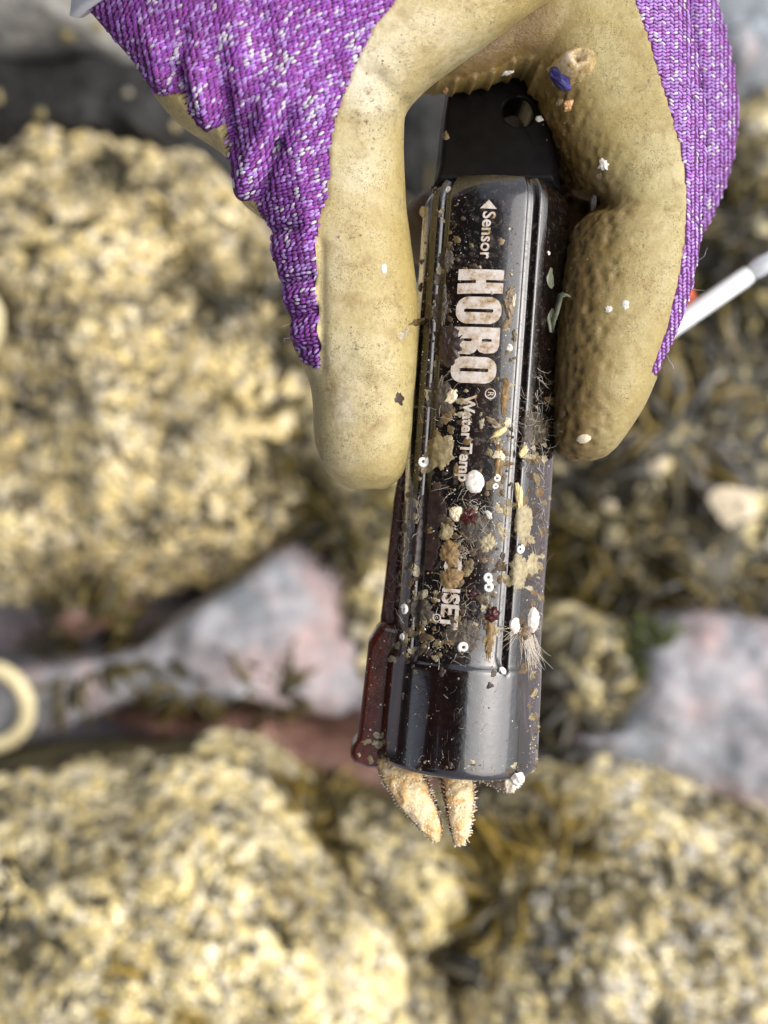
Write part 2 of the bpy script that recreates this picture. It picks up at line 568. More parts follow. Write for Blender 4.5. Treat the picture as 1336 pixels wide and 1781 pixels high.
# bright broken shells among the weed
for (px, py, s, lab) in ((1283, 880, 34, 'large cream shell lying in the dark weed at the right edge'), (1145, 812, 13, 'small cream shell right of the fingertip'),
                         (1060, 880, 9, 'tiny pale shell in the dark weed right of the logger')):
    z = GROUND + 0.065
    c = U(px, py, z)
    k = PX * (CAM_Z - z) / CAM_Z
    V, F = [], []
    n = 20
    for j in range(7):
        f = j / 6
        for i in range(n):
            a = 2 * math.pi * i / n
            rr = s * k * f * (1 + 0.55 * noise.noise(Vector((math.cos(a) * 1.1 + px, math.sin(a) * 1.1, 0.5))) + 0.12 * noise.noise(Vector((math.cos(a) * 4, math.sin(a) * 4 + px, 0.5))))
            V.append((c.x + rr * math.cos(a) * 1.2, c.y + rr * math.sin(a), c.z + s * k * 0.4 * (1 - f * f) + 0.0012 * math.cos(i * 3.1)))
    for j in range(6):
        for i in range(n):
            F.append((j * n + i, j * n + (i + 1) % n, (j + 1) * n + (i + 1) % n, (j + 1) * n + i))
    tag(mesh_obj('shell', V, F, simple('shell_cream', (0.72, 0.60, 0.42), 0.5, 0.2, 200, 0.001)), lab, 'shell', 'shells lying in the weed')

# rockweed
bounds = BVHTree.FromPolygons([b.matrix_world @ v.co if False else v.co for b in BOULDERS for v in b.data.vertices],
                              [tuple(i + off for i in p.vertices) for b, off in zip(BOULDERS, np.cumsum([0] + [len(b.data.vertices) for b in BOULDERS])[:-1].tolist()) for p in b.data.polygons])
gbvh = BVHTree.FromPolygons(gv, gf)


def land(px, py):
    d = (U(px, py, 0) - EYE).normalized()
    best = None
    for t_ in (bounds, gbvh):
        h = t_.ray_cast(EYE, d)
        if h[0] is not None and (best is None or h[3] < best[3]):
            best = h
    return best[0]


def weed(px, py, spread, n, length, cols, label, width=0.0017, name='rockweed'):
    root_p = land(px, py)
    V, F, C = [], [], []
    for i in range(n * 2):
        a = random.uniform(0, 6.28)
        rr = random.random() ** 0.6 * spread * 0.85
        k = PX * (CAM_Z - root_p.z) / CAM_Z
        p = land(px + math.cos(a) * rr, py + math.sin(a) * rr) + Vector((0, 0, -0.002))
        hd = random.gauss(0, 0.5) + math.atan2(math.sin(a), math.cos(a))
        L = length * random.uniform(0.4, 1.15)
        d = Vector((math.cos(hd) * 0.8, -math.sin(hd) * 0.8, random.uniform(0.1, 0.6))).normalized()
        side = d.cross(Vector((0, 0, 1)))
        side = side.normalized() if side.length > 1e-5 else Vector((1, 0, 0))
        side = (side + Vector((random.gauss(0, .5), random.gauss(0, .5), random.gauss(0, .5)))).normalized()
        col = np.array(random.choice(cols)) * random.uniform(0.7, 1.3)
        m = 8
        q = p.copy()
        base = len(V)
        for j in range(m + 1):
            f = j / m
            w = width * (0.35 + 1.0 * math.sin(math.pi * min(1, f * 0.85 + 0.12))) * random.uniform(0.8, 1.2)
            up = d.cross(side).normalized() * 0.0005
            V += [tuple(q - side * w + up), tuple(q + up * 2.5), tuple(q + side * w + up), tuple(q + side * w - up), tuple(q - side * w - up)]
            C += [tuple(col * (0.8 + 0.4 * f))] * 5
            d = (d + Vector((random.gauss(0, .25), random.gauss(0, .25), -0.16 + random.gauss(0, .12)))).normalized()
            q = q + d * (L / m)
        for j in range(m):
            for e in range(5):
                F.append((base + j * 5 + e, base + j * 5 + (e + 1) % 5, base + (j + 1) * 5 + (e + 1) % 5, base + (j + 1) * 5 + e))
        F.append(tuple(base + e for e in range(5)))
        F.append(tuple(base + m * 5 + e for e in range(4, -1, -1)))
    o = mesh_obj(name, V, F, M_WEED, None, True, C)
    return tag(o, label, 'seaweed', 'rockweed clumps')


OL = [(0.060, 0.045, 0.008), (0.10, 0.075, 0.012), (0.035, 0.028, 0.008)]
GOLD = [(0.26, 0.17, 0.018), (0.16, 0.11, 0.015), (0.07, 0.05, 0.01)]
DARK = [(0.030, 0.025, 0.012), (0.075, 0.058, 0.018), (0.10, 0.088, 0.06), (0.018, 0.015, 0.009)]
GREY = [(0.08, 0.078, 0.075), (0.04, 0.034, 0.02), (0.15, 0.14, 0.125), (0.02, 0.018, 0.012)]
MIX = [(0.022, 0.018, 0.009), (0.030, 0.025, 0.012), (0.075, 0.056, 0.014), (0.10, 0.092, 0.075), (0.04, 0.032, 0.012), (0.15, 0.105, 0.022)]
for w_ in ((530, 1440, 34, 34, 0.034, GOLD, 'golden brown weed tuft left of the sea star arms'),
           (585, 1480, 40, 34, 0.03, OL, 'dark olive weed tuft in the gap below the left sea star arm'),
           (880, 1560, 60, 60, 0.03, GOLD, 'golden olive weed clump on the rocks below the logger'),
           (970, 1490, 30, 24, 0.03, GOLD, 'small golden weed tuft beside the clump below the logger'),
           (860, 1680, 40, 24, 0.028, DARK, 'dark weed hanging in the crack between the two bottom boulders'),
           (990, 1660, 40, 18, 0.022, GREY, 'grey black weed tuft on the bottom right boulder'),
           (1200, 1580, 40, 14, 0.02, DARK, 'dark weed patch on the bottom right boulder near the edge'),
           (1180, 1720, 50, 18, 0.02, OL, 'olive weed in the bottom right corner'),
           (250, 1740, 80, 26, 0.022, GOLD, 'sparse golden weed near the bottom left corner'),
           (60, 1560, 50, 20, 0.02, DARK, 'dark weed tuft at the left edge of the bottom boulder'),
           (150, 1120, 80, 80, 0.03, OL, 'olive weed under the lower edge of the left boulder'),
           (470, 1215, 50, 34, 0.024, OL, 'brown weed fringe on the red brown ledge'),
           (330, 1200, 50, 30, 0.022, OL, 'weed fringe where the pink slab meets the ledge'),
           (460, 560, 60, 50, 0.032, DARK, 'dark green weed in the gap beside the purple thumb'),
           (440, 740, 60, 46, 0.028, OL, 'olive weed on the left boulder below the purple knit'),
           (600, 900, 50, 44, 0.03, OL, 'dark weed below the thumb tip'),
           (230, 370, 52, 34, 0.024, OL, 'ring of weed in a hollow high on the left boulder'),
           (110, 440, 36, 22, 0.022, OL, 'green weed tuft on the upper left boulder'),
           (1010, 900, 80, 70, 0.04, MIX, 'dark weed just right of the lower logger'),
           (1090, 990, 90, 80, 0.04, OL, 'olive weed clump below the index fingertip'),
           (1190, 760, 90, 90, 0.04, MIX, 'black weed clump right of the index fingertip'),
           (1270, 1000, 90, 80, 0.04, MIX, 'grey black weed at the right edge above the slab'),
           (1290, 640, 80, 70, 0.04, MIX, 'dark weed below the white rod'),
           (1240, 480, 70, 60, 0.036, OL, 'olive weed behind the white rod'),
           (1290, 380, 70, 50, 0.036, MIX, 'dark weed above the white rod'),
           (1010, 1220, 60, 44, 0.03, DARK, 'dark weed tuft right of the logger cap'),
           (960, 1330, 30, 24, 0.026, DARK, 'dark weed beside the bottom of the logger'),
           (1130, 1140, 30, 20, 0.02, [(0.07, 0.085, 0.014)], 'green weed tuft beside the pinkish slab'),
           (250, 905, 22, 12, 0.014, DARK, 'small dark tuft low on the left boulder'),
           (60, 690, 30, 16, 0.016, DARK, 'dark tuft on the left boulder near the edge'),
           (310, 540, 20, 10, 0.014, DARK, 'small dark tuft in the middle of the left boulder'),
           (390, 880, 24, 12, 0.016, OL, 'small olive tuft near the lower edge of the left boulder'),
           (330, 1560, 24, 12, 0.012, DARK, 'small dark tuft in the middle of the bottom left boulder'),
           (470, 1650, 22, 12, 0.012, OL, 'small olive tuft on the bottom left boulder towards the crack'),
           (1290, 1480, 26, 12, 0.014, DARK, 'small dark tuft at the right edge of the corner boulder'),
           (745, 380, 40, 30, 0.03, OL, 'olive weed seen between thumb and logger')):
    weed(*w_)

# ------------------------------------------------------------------ the logger
AXIS_Y = [60, 310, 1159, 1350]
HALF = 129 * PX


def axis_x(py):
    return 807 + (1159 - py) * 0.07


LEAN = math.atan(0.07)
A_DIR = Vector((-math.sin(LEAN), -math.cos(LEAN), 0))      # down the logger
A_SIDE = Vector((math.cos(LEAN), -math.sin(LEAN), 0))
ROT = R(-12)                                               # the printed face is turned a little to the left


def body_r(theta, py):
    """radius of the logger in metres at angle theta (0 faces the camera, + to the right) and height py"""
    phi = math.degrees(theta - ROT)
    phi = (phi + 180) % 360 - 180
    a = abs(phi)
    r = HALF
    groove_in, groove_out, rail_out = 33.0, 39.0, 50.0
    prof = 0.0
    if a < groove_in:
        prof = -0.075 * HALF * (1 - (a / groove_in) ** 2) - 0.0003
    g = sm(groove_in - 2.0, groove_in + 0.5, a) * (1 - sm(groove_out - 0.5, groove_out + 1.5, a))
    prof -= 0.0011 * g
    prof -= 0.0007 * sm(rail_out - 0.6, rail_out + 1.2, a) * (1 - sm(70, 95, a))
    if a < groove_in - 2.5:
        end = 1 - sm(1080, 1164, py)
    else:
        end = 1 - sm(1150, 1170, py + (10 - (a - groove_in) * 3 if phi > 0 else 8))
    r += prof * end
    if py > 1150:                                           # the round end cap
        t_ = sm(1156, 1168, py)
        r += ((134 + 4 * (py - 1180) / 160) * PX - HALF) * t_
    if py < 345:
        k = (345 - py) / 50.0
        r -= 0.0016 * min(1.0, max(0, k)) ** 2.2
    return r


def axial(py):
    # the front of the round body stands nearer to the eye than its axis
    return 890.5 + (py - 890.5) * (CAM_Z - 0.0118) / CAM_Z


def ring_at(py, scale=1.0, drop=0.0, nth=260):
    c = U(axis_x(axial(py)), axial(py), 0.0) + A_DIR * drop
    out = []
    for i in range(nth):
        th = 2 * math.pi * i / nth
        r = body_r(th, py) * scale
        out.append(tuple(c + A_SIDE * (r * math.sin(th)) + Vector((0, 0, r * math.cos(th)))))
    return out


NTH = 260
stations = [296, 298, 301, 305, 310, 318, 326, 336, 346] + list(range(370, 1130, 38)) + list(range(1130, 1182, 4)) + [1200, 1230, 1262, 1294, 1320, 1338]
rings = [ring_at(296, 0.55), ring_at(295, 0.78), ring_at(295, 0.90)] + [ring_at(s_) for s_ in stations]
rings += [ring_at(1346, 0.997), ring_at(1351, 0.985), ring_at(1354, 0.965), ring_at(1355, 0.90), ring_at(1354, 0.86), ring_at(1338, 0.84), ring_at(1334, 0.2)]
V = [p for r_ in rings for p in r_]
F = [(j * NTH + i, j * NTH + (i + 1) % NTH, (j + 1) * NTH + (i + 1) % NTH, (j + 1) * NTH + i)[::-1] for j in range(len(rings) - 1) for i in range(NTH)]
F.append(tuple(range(NTH)))
F.append(tuple(range((len(rings) - 1) * NTH, len(rings) * NTH))[::-1])
split = 3 + stations.index(1162)
body_f = [f for f in F if max(f) < (split + 1) * NTH or len(f) > 4 and f[0] == 0]
cap_f = [f for f in F if f not in set(body_f)]
logger = empty('data_logger', U(axis_x(1341), 1341, 0))
tag(logger, 'black plastic underwater temperature logger with worn white lettering held in the glove', 'data logger')


def compact(V, F):
    used = sorted({i for f in F for i in f})
    m = {u: k for k, u in enumerate(used)}
    return [V[u] for u in used], [tuple(m[i] for i in f) for f in F]


for nm, ff, mt in (('housing', body_f, M_PLASTIC), ('end_cap', cap_f, M_CAP)):
    v2, f2 = compact(V, ff)
    adopt(mesh_obj(nm, v2, f2, mt), logger)
LBVH = BVHTree.FromPolygons(V, F)


def prism(outline, z0, z1, mat, name, inset=0.0, holes=(), axis_fn=None):
    """a plate cut to an outline (pixels), from z0 up to z1; inset chamfers the upper edge"""
    loops = [list(outline)] + [list(h) for h in holes]
    cx = sum(p[0] for p in outline) / len(outline)
    cy = sum(p[1] for p in outline) / len(outline)

    def shr(p, k):
        return (cx + (p[0] - cx) * (1 - k), cy + (p[1] - cy) * (1 - k))
    V, F = [], []
    layers = [(z0, 0.0), (z1 - inset * 0.02, 0.0), (z1, inset)] if inset else [(z0, 0.0), (z1, 0.0)]
    idx = []
    for z, k in layers:
        lay = []
        for li, lp in enumerate(loops):
            cur = []
            for p in lp:
                q = shr(p, k) if li == 0 else p
                cur.append(len(V))
                w = U(q[0], q[1], z1)
                V.append((w.x, w.y, z))
            lay.append(cur)
        idx.append(lay)
    for a_, b_ in zip(idx[:-1], idx[1:]):
        for la, lb in zip(a_, b_):
            n_ = len(la)
            for i in range(n_):
                F.append((la[i], la[(i + 1) % n_], lb[(i + 1) % n_], lb[i]))
    for lay, flip in ((idx[0], True), (idx[-1], False)):
        polys = [[Vector(V[i]) for i in lp] for lp in lay]
        flat = [i for lp in lay for i in lp]
        for tri in tessellate_polygon(polys):
            f = tuple(flat[i] for i in tri)
            F.append(f[::-1] if flip else f)
    o = mesh_obj(name, V, F, mat, None, False)
    bm = bmesh.new()
    bm.from_mesh(o.data)
    bmesh.ops.recalc_face_normals(bm, faces=bm.faces)
    bm.to_mesh(o.data)
    bm.free()
    return o


# sensor end: a tapering lug with a hole through it
hole = [(908 + 27 * math.cos(a), 176 + 32 * math.sin(a)) for a in [2 * math.pi * i / 28 for i in range(28)]]
lug = prism([(760, 290), (764, 250), (772, 180), (785, 100), (800, 50), (960, 46), (972, 100), (976, 330), (757, 330)][:-1] + [(752, 330)], -0.009, 0.0055, simple('lug_plastic', (0.004, 0.0035, 0.0035), 0.33, 0.3, 400, 0.0001, 0.10), 'mounting_lug', 0.11, [hole])
ya, yb = U(0, 300, 0).y, U(0, 110, 0).y
for v in lug.data.vertices:
    if v.co.z > 0:
        v.co.z -= 0.0085 * (v.co.y - ya) / (yb - ya)
adopt(lug, logger)
rim = [(0, 0)]
# fin along the left side, widening beside the cap
fin_up = prism([(750, 320), (729, 480), (713, 640), (698, 800), (685, 870), (661, 1088), (700, 1100), (800, 1100), (860, 320)], -0.0065, -0.0035, M_FIN, 'side_fin')
adopt(fin_up, logger)
fin_lo = prism([(668, 1082), (655, 1095), (641, 1118), (634, 1180), (627, 1240), (621, 1290), (612, 1299), (607, 1312), (612, 1328), (640, 1338), (740, 1341), (780, 1200), (760, 1100)],
               -0.0068, 0.0012, M_FIN, 'cap_fin', 0.06)
adopt(fin_lo, logger)
bm_ = fin_lo.modifiers.new('b', 'BEVEL')
bm_.width = 0.0006
bm_.segments = 2
for o_ in (fin_up, lug):
    b_ = o_.modifiers.new('b', 'BEVEL')
    b_.width = 0.0005
    b_.segments = 2
    b_.limit_method = 'ANGLE'


def cast(bvh, px, py):
    d = (U(px, py, 0) - EYE).normalized()
    return bvh.ray_cast(EYE, d)


def on_logger(w, py, h=0.0):
    """point on the printed face: w metres to the right of its centre line, at height py"""
    th = ROT + w / (HALF * 0.97)
    r = body_r(th, py) + h
    c = U(axis_x(axial(py)), axial(py), 0.0)
    return c + A_SIDE * (r * math.sin(th)) + Vector((0, 0, r * math.cos(th)))


def lettering(polys, name, lift=0.00016, parent=None):
    """flat shapes (lists of (w metres, py)) raised a hair off the printed face; each shape: outer loop, then holes"""
    V, F = [], []
    for loops in polys:
        dense = []
        for lp in loops:
            d = []
            for i in range(len(lp)):
                a, b = lp[i], lp[(i + 1) % len(lp)]
                n_ = max(1, int(math.hypot((a[0] - b[0]) / PX, a[1] - b[1]) / 5))
                d += [(a[0] + (b[0] - a[0]) * k / n_, a[1] + (b[1] - a[1]) * k / n_) for k in range(n_)]
            dense.append(d)
        base = len(V)
        flat = [q for lp in dense for q in lp]
        bm = bmesh.new()
        bv = [bm.verts.new((w / PX, -y, 0)) for w, y in flat]
        for tri in tessellate_polygon([[Vector((w / PX, -y, 0)) for w, y in lp] for lp in dense]):
            try:
                bm.faces.new([bv[i] for i in tri])
            except ValueError:
                pass
        for _ in range(4):
            long_e = [e for e in bm.edges if abs(e.verts[0].co.x - e.verts[1].co.x) > 7 and not e.is_boundary]
            if not long_e:
                break
            bmesh.ops.subdivide_edges(bm, edges=long_e, cuts=1)
            bmesh.ops.triangulate(bm, faces=bm.faces)
        bm.verts.index_update()
        V.extend(tuple(on_logger(v.co.x * PX, -v.co.y, lift)) for v in bm.verts)
        for f in bm.faces:
            q = tuple(base + v.index for v in f.verts)
            a, b, c = (Vector(V[i]) for i in q[:3])
            F.append(q if (b - a).cross(c - a).z > 0 else q[::-1])
        bnd = [(e.verts[0].index, e.verts[1].index) for e in bm.edges if e.is_boundary]
        low = {}
        for e in bnd:
            for i in e:
                if i not in low:
                    low[i] = len(V)
                    co_ = bm.verts[i].co if hasattr(bm.verts, 'ensure_lookup_table') and not bm.verts.ensure_lookup_table() else None
                    V.append(tuple(on_logger(co_.x * PX, -co_.y, -0.0001)))
            F.append((base + e[0], base + e[1], low[e[1]], low[e[0]]))
        bm.free()
    o = mesh_obj(name, V, F, M_PRINT, None, False)
    adopt(o, logger)
    return o


def stadium(w0, w1, y0, y1, rad, n=8):
    """rounded box; rad in pixels"""
    out = []
    rw = rad * PX
    for (cw, cy, a0) in ((w1 - rw, y0 + rad, -90), (w1 - rw, y1 - rad, 0), (w0 + rw, y1 - rad, 90), (w0 + rw, y0 + rad, 180)):
        for i in range(n + 1):
            a = R(a0 + 90 * i / n)
            out.append((cw + rw * math.cos(a), cy + rad * math.sin(a)))
    return out


# big condensed word: letters stand sideways (their tops point to the right), stacked down the face
WL, WR = -42 * PX, 37 * PX
W_ = WR - WL


def lw(f):
    return WL + f * W_


lettering([[[(lw(0), 468), (lw(1), 468), (lw(1), 486), (lw(.62), 486), (lw(.62), 491), (lw(1), 491), (lw(1), 509), (lw(0), 511), (lw(0), 493), (lw(.40), 492), (lw(.40), 487), (lw(0), 487)]]], 'letter')
lettering([[stadium(lw(0), lw(1), 516, 563, 21), stadium(lw(.17), lw(.83), 537, 543, 2.6, 3)]], 'letter')
lettering([[[(lw(0), 569), (lw(1), 569), (lw(1), 600), (lw(.97), 608), (lw(.90), 613), (lw(.70), 615), (lw(.58), 612), (lw(.53), 607), (lw(.47), 613), (lw(.36), 617), (lw(.10), 616), (lw(.02), 609), (lw(0), 600)],
            stadium(lw(.62), lw(.84), 589, 594, 2.2, 3), stadium(lw(.15), lw(.40), 589, 594, 2.2, 3)]], 'letter')
lettering([[stadium(lw(-.02), lw(.98), 621, 667, 20), stadium(lw(.15), lw(.81), 641, 647, 2.6, 3)]], 'letter')


def text_polys(txt, size_px, w_base, y_start, bold=0.012, xs=1.0, font=None):
    """the outlines of a line of type, reading down the logger; w_base is where its baseline runs"""
    cu = bpy.data.curves.new('type', 'FONT')
    cu.body = txt
    cu.size = 1.0
    cu.offset = bold
    cu.fill_mode = 'FRONT'
    cu.resolution_u = 3
    ob = bpy.data.objects.new('type', cu)
    COL.objects.link(ob)
    bpy.context.view_layer.update()
    me = ob.to_mesh()
    vs = [v.co.copy() for v in me.vertices]
    fs = [tuple(p.vertices) for p in me.polygons]
    ob.to_mesh_clear()
    bpy.data.objects.remove(ob)
    return vs, fs, size_px, w_base, y_start, xs


def put_text(txt, size_px, w_base, y_start, name='lettering', bold=0.012, xs=1.0):
    vs, fs, s, w0, y0, xs = text_polys(txt, size_px, w_base, y_start, bold, xs)
    V = [tuple(on_logger(w0 + v.y * s * PX, y0 + v.x * s * xs, 0.00014)) for v in vs]
    F = []
    for f in fs:
        a, b, c = (Vector(V[i]) for i in f[:3])
        F.append(f if (b - a).cross(c - a).z > 0 else f[::-1])
    o = mesh_obj(name, V, F, M_PRINT, None, False)
    adopt(o, logger)
    return o


put_text('Sensor', 31, -6 * PX, 366, 'lettering', 0.02, 0.96)
lettering([[[(-12 * PX, 361), (17 * PX, 362), (2.5 * PX, 346)]]], 'arrow_mark')
put_text('Water Temp', 29, -17 * PX, 689, 'lettering', 0.03, 0.98)
put_text('ONSET', 42, -30 * PX, 972, 'lettering', 0.035, 0.95)


def annulus(w, y, r0, r1, n=20):
    return [[(w + r1 * PX * math.cos(2 * math.pi * i / n), y + r1 * math.sin(2 * math.pi * i / n)) for i in range(n)],
            [(w + r0 * PX * math.cos(2 * math.pi * i / n), y + r0 * math.sin(2 * math.pi * i / n)) for i in range(n)]]


lettering([annulus(28 * PX, 684, 7.5, 9.5)], 'trademark_ring')
put_text('R', 14, 24 * PX, 680, 'trademark_letter', 0.01)
lettering([annulus(-38 * PX, 1081, 5.4, 7.2)], 'trademark_ring')
put_text('c', 11, -40.5 * PX, 1078, 'trademark_letter', 0.01)

# ------------------------------------------------------------------ the glove
VOX = 0.00042


def loft(sections, n=40, power=2.3, m_per=5):
    """a closed limb: sections of (left px, right px, z centre, half depth m); rounded off at both ends"""
    S = []
    for i in range(len(sections) - 1):
        for k in range(m_per):
            f = k / m_per
            # Catmull-Rom through the sections
            p0 = sections[max(0, i - 1)]; p1 = sections[i]; p2 = sections[i + 1]; p3 = sections[min(len(sections) - 1, i + 2)]

            def cr(a, b, c, d):
                return 0.5 * (2 * b + (c - a) * f + (2 * a - 5 * b + 4 * c - d) * f * f + (3 * b - a - 3 * c + d) * f ** 3)
            S.append(((cr(p0[0][0], p1[0][0], p2[0][0], p3[0][0]), cr(p0[0][1], p1[0][1], p2[0][1], p3[0][1])),
                      (cr(p0[1][0], p1[1][0], p2[1][0], p3[1][0]), cr(p0[1][1], p1[1][1], p2[1][1], p3[1][1])),
                      cr(p0[2], p1[2], p2[2], p3[2]), cr(p0[3], p1[3], p2[3], p3[3])))
    S.append(sections[-1])
    V, F = [], []
    for (l, r, z, h) in S:
        a, b = U(l[0], l[1], z), U(r[0], r[1], z)
        c = (a + b) * 0.5
        e = (b - a) * 0.5
        for i in range(n):
            t_ = 2 * math.pi * i / n
            cs, sn = math.cos(t_), math.sin(t_)
            x = math.copysign(abs(cs) ** (2 / power), cs)
            y = math.copysign(abs(sn) ** (2 / power), sn)
            V.append(tuple(c + e * x + Vector((0, 0, h * y))))
    m = len(S)
    for j in range(m - 1):
        for i in range(n):
            F.append((j * n + i, j * n + (i + 1) % n, (j + 1) * n + (i + 1) % n, (j + 1) * n + i))
    F.append(tuple(range(n))[::-1])
    F.append(tuple(range((m - 1) * n, m * n)))
    return V, F


def tube(points, n=28, m_per=6):
    """a finger along px centre points: (px, py, z, radius m)"""
    P = [(U(a, b, z), r) for a, b, z, r in points]
    S = []
    for i in range(len(P) - 1):
        p0 = P[max(0, i - 1)]; p1 = P[i]; p2 = P[i + 1]; p3 = P[min(len(P) - 1, i + 2)]
        for k in range(m_per):
            f = k / m_per

            def cr(a, b, c, d):
                return (b * 2 + (c - a) * f + (a * 2 - b * 5 + c * 4 - d) * (f * f) + (b * 3 - a - c * 3 + d) * f ** 3) * 0.5
            S.append((cr(p0[0], p1[0], p2[0], p3[0]), cr(p0[1], p1[1], p2[1], p3[1])))
    S.append(P[-1])
    V, F = [], []
    up = Vector((0.13, 0.21, 1)).normalized()
    cap = []
    d0 = (S[1][0] - S[0][0]).normalized(); d1 = (S[-1][0] - S[-2][0]).normalized()
    head = [(S[0][0] - d0 * (S[0][1] * math.sin(a)), S[0][1] * math.cos(a)) for a in (1.45, 1.1, 0.7, 0.35)]
    tail = [(S[-1][0] + d1 * (S[-1][1] * math.sin(a)), S[-1][1] * math.cos(a)) for a in (0.35, 0.7, 1.1, 1.45)]
    S = head + S + tail
    for j, (c, r) in enumerate(S):
        d = (S[min(j + 1, len(S) - 1)][0] - S[max(j - 1, 0)][0]).normalized()
        s1 = d.cross(up).normalized()
        s2 = s1.cross(d).normalized()
        for i in range(n):
            a = 2 * math.pi * i / n
            V.append(tuple(c + s1 * (r * math.cos(a)) + s2 * (r * math.sin(a))))
    m = len(S)
    for j in range(m - 1):
        for i in range(n):
            F.append((j * n + i, j * n + (i + 1) % n, (j + 1) * n + (i + 1) % n, (j + 1) * n + i))
    F.append(tuple(range(n))[::-1])
    F.append(tuple(range((m - 1) * n, m * n)))
    return V, F


def fuse(shapes, vox=VOX, smooth=6):
    """melt closed shapes into one skin"""
    V, F = [], []
    for v, f in shapes:
        b = len(V)
        V += v
        F += [tuple(i + b for i in q) for q in f]
    o = mesh_obj('fuse', V, F)
    bm = bmesh.new()
    bm.from_mesh(o.data)
    bmesh.ops.recalc_face_normals(bm, faces=bm.faces)
    bm.to_mesh(o.data)
    bm.free()
    md = o.modifiers.new('r', 'REMESH')
    md.mode = 'VOXEL'
    md.voxel_size = vox
    s_ = o.modifiers.new('s', 'SMOOTH')
    s_.factor = 0.5
    s_.iterations = smooth
    bpy.context.view_layer.update()
    me = bpy.data.meshes.new_from_object(o.evaluated_get(bpy.context.evaluated_depsgraph_get()))
    nv_ = len(me.vertices)
    co = np.empty(nv_ * 3)
    no = np.empty(nv_ * 3)
    me.vertices.foreach_get('co', co)
    me.vertices.foreach_get('normal', no)
    faces = [tuple(p.vertices) for p in me.polygons]
    bpy.data.objects.remove(o)
    bpy.data.meshes.remove(me)
    return co.reshape(-1, 3), no.reshape(-1, 3), faces


# thumb and the back of the hand behind it: left and right edge, depth
thumb = [((612, 846), (668, 846), 0.0040, 0.0022), ((580, 827), (692, 829), 0.0040, 0.0055), ((562, 800), (703, 803), 0.0042, 0.0075), ((551, 755), (711, 757), 0.0044, 0.0088),
         ((549, 700), (715, 700), 0.0046, 0.0092), ((540, 655), (719, 650), 0.0046, 0.0094), ((514, 600), (722, 600), 0.0046, 0.0097), ((502, 540), (723, 545), 0.0045, 0.0100),
         ((488, 490), (719, 490), 0.0043, 0.0102), ((476, 430), (711, 430), 0.004, 0.0104), ((462, 380), (704, 370), 0.004, 0.0106), ((416, 338), (699, 300), 0.006, 0.0108),
         ((403, 285), (698, 235), 0.0085, 0.0106), ((380, 252), (704, 188), 0.0105, 0.0104), ((312, 208), (742, 142), 0.0120, 0.0102), ((268, 158), (800, 98), 0.0120, 0.0105),
         ((232, 105), (862, 55), 0.0115, 0.011), ((190, 55), (925, 8), 0.0105, 0.0120), ((150, 3), (990, -45), 0.008, 0.014),
         ((130, -80), (1010, -150), 0.000, 0.018), ((140, -240), (960, -330), -0.006, 0.020), ((190, -400), (820, -480), -0.008, 0.021), ((220, -600), (720, -660), -0.002, 0.021)]
print('thumb...')
Aco, Ano, Afc = fuse([loft(thumb)], VOX, 5)
# the index finger, the fingers behind it and the palm
index = [((990, 797), (1034, 797), 0.0035, 0.0022), ((974, 783), (1056, 786), 0.0035, 0.0060), ((968, 758), (1078, 760), 0.0036, 0.0082), ((968, 705), (1113, 705), 0.004, 0.0098),
         ((969, 640), (1141, 640), 0.004, 0.0106), ((973, 560), (1178, 560), 0.004, 0.0112), ((984, 475), (1200, 480), 0.0036, 0.0115), ((1000, 405), (1210, 420), 0.003, 0.0115),
         ((1030, 362), (1216, 372), 0.0022, 0.0106), ((1006, 326), (1222, 318), 0.0015, 0.0112), ((966, 262), (1224, 240), 0.000, 0.0118), ((934, 196), (1214, 150), -0.002, 0.0120),
         ((905, 122), (1205, 80), -0.0035, 0.0120), ((868, 40), (1195, 0), -0.005, 0.0125), ((850, -80), (1185, -100), -0.007, 0.014), ((820, -260), (1120, -260), -0.010, 0.016)]
base_fold = [((722, 158), (712, 60), 0.000, 0.003), ((790, 153), (770, 20), 0.001, 0.0055), ((850, 141), (820, -20), 0.001, 0.006), ((905, 124), (880, -40), 0.000, 0.007), ((980, 150), (960, -60), -0.002, 0.009)]
palm_down = [(985, -100, -0.024, 0.014), (975, 60, -0.022, 0.013), (970, 200, -0.022, 0.012), (985, 330, -0.022, 0.011), (1040, 420, -0.022, 0.010)]
back_finger = [(1080, -140, -0.016, 0.0100), (1140, 20, -0.015, 0.0100), (1168, 130, -0.0150, 0.0104), (1176, 235, -0.0155, 0.0104), (1150, 330, -0.0165, 0.0102), (1105, 400, -0.021, 0.0098),
               (1010, 420, -0.0265, 0.0095), (900, 410, -0.0285, 0.0092), (820, 402, -0.0275, 0.0088), (772, 400, -0.025, 0.0078)]
ring_finger = [(1060, -160, -0.030, 0.0098), (1110, 40, -0.033, 0.0098), (1120, 190, -0.035, 0.0098), (1090, 300, -0.038, 0.0095), (1000, 360, -0.042, 0.009), (900, 370, -0.044, 0.0085)]
little_finger = [(1010, -170, -0.044, 0.0085), (1050, 0, -0.049, 0.0085), (1050, 120, -0.052, 0.0085), (1000, 220, -0.055, 0.008), (920, 260, -0.057, 0.0075)]
palm = [((420, -60), (1120, -60), -0.026, 0.010), ((430, -170), (1110, -170), -0.026, 0.013), ((400, -330), (1050, -350), -0.024, 0.014), ((330, -480), (880, -500), -0.018, 0.014), ((260, -600), (720, -640), -0.010, 0.014)]
print('index...')
Cco, Cno, Cfc = fuse([loft(index), loft(base_fold), tube(palm_down), tube(back_finger), tube(ring_finger), tube(little_finger), loft(palm)], VOX, 5)

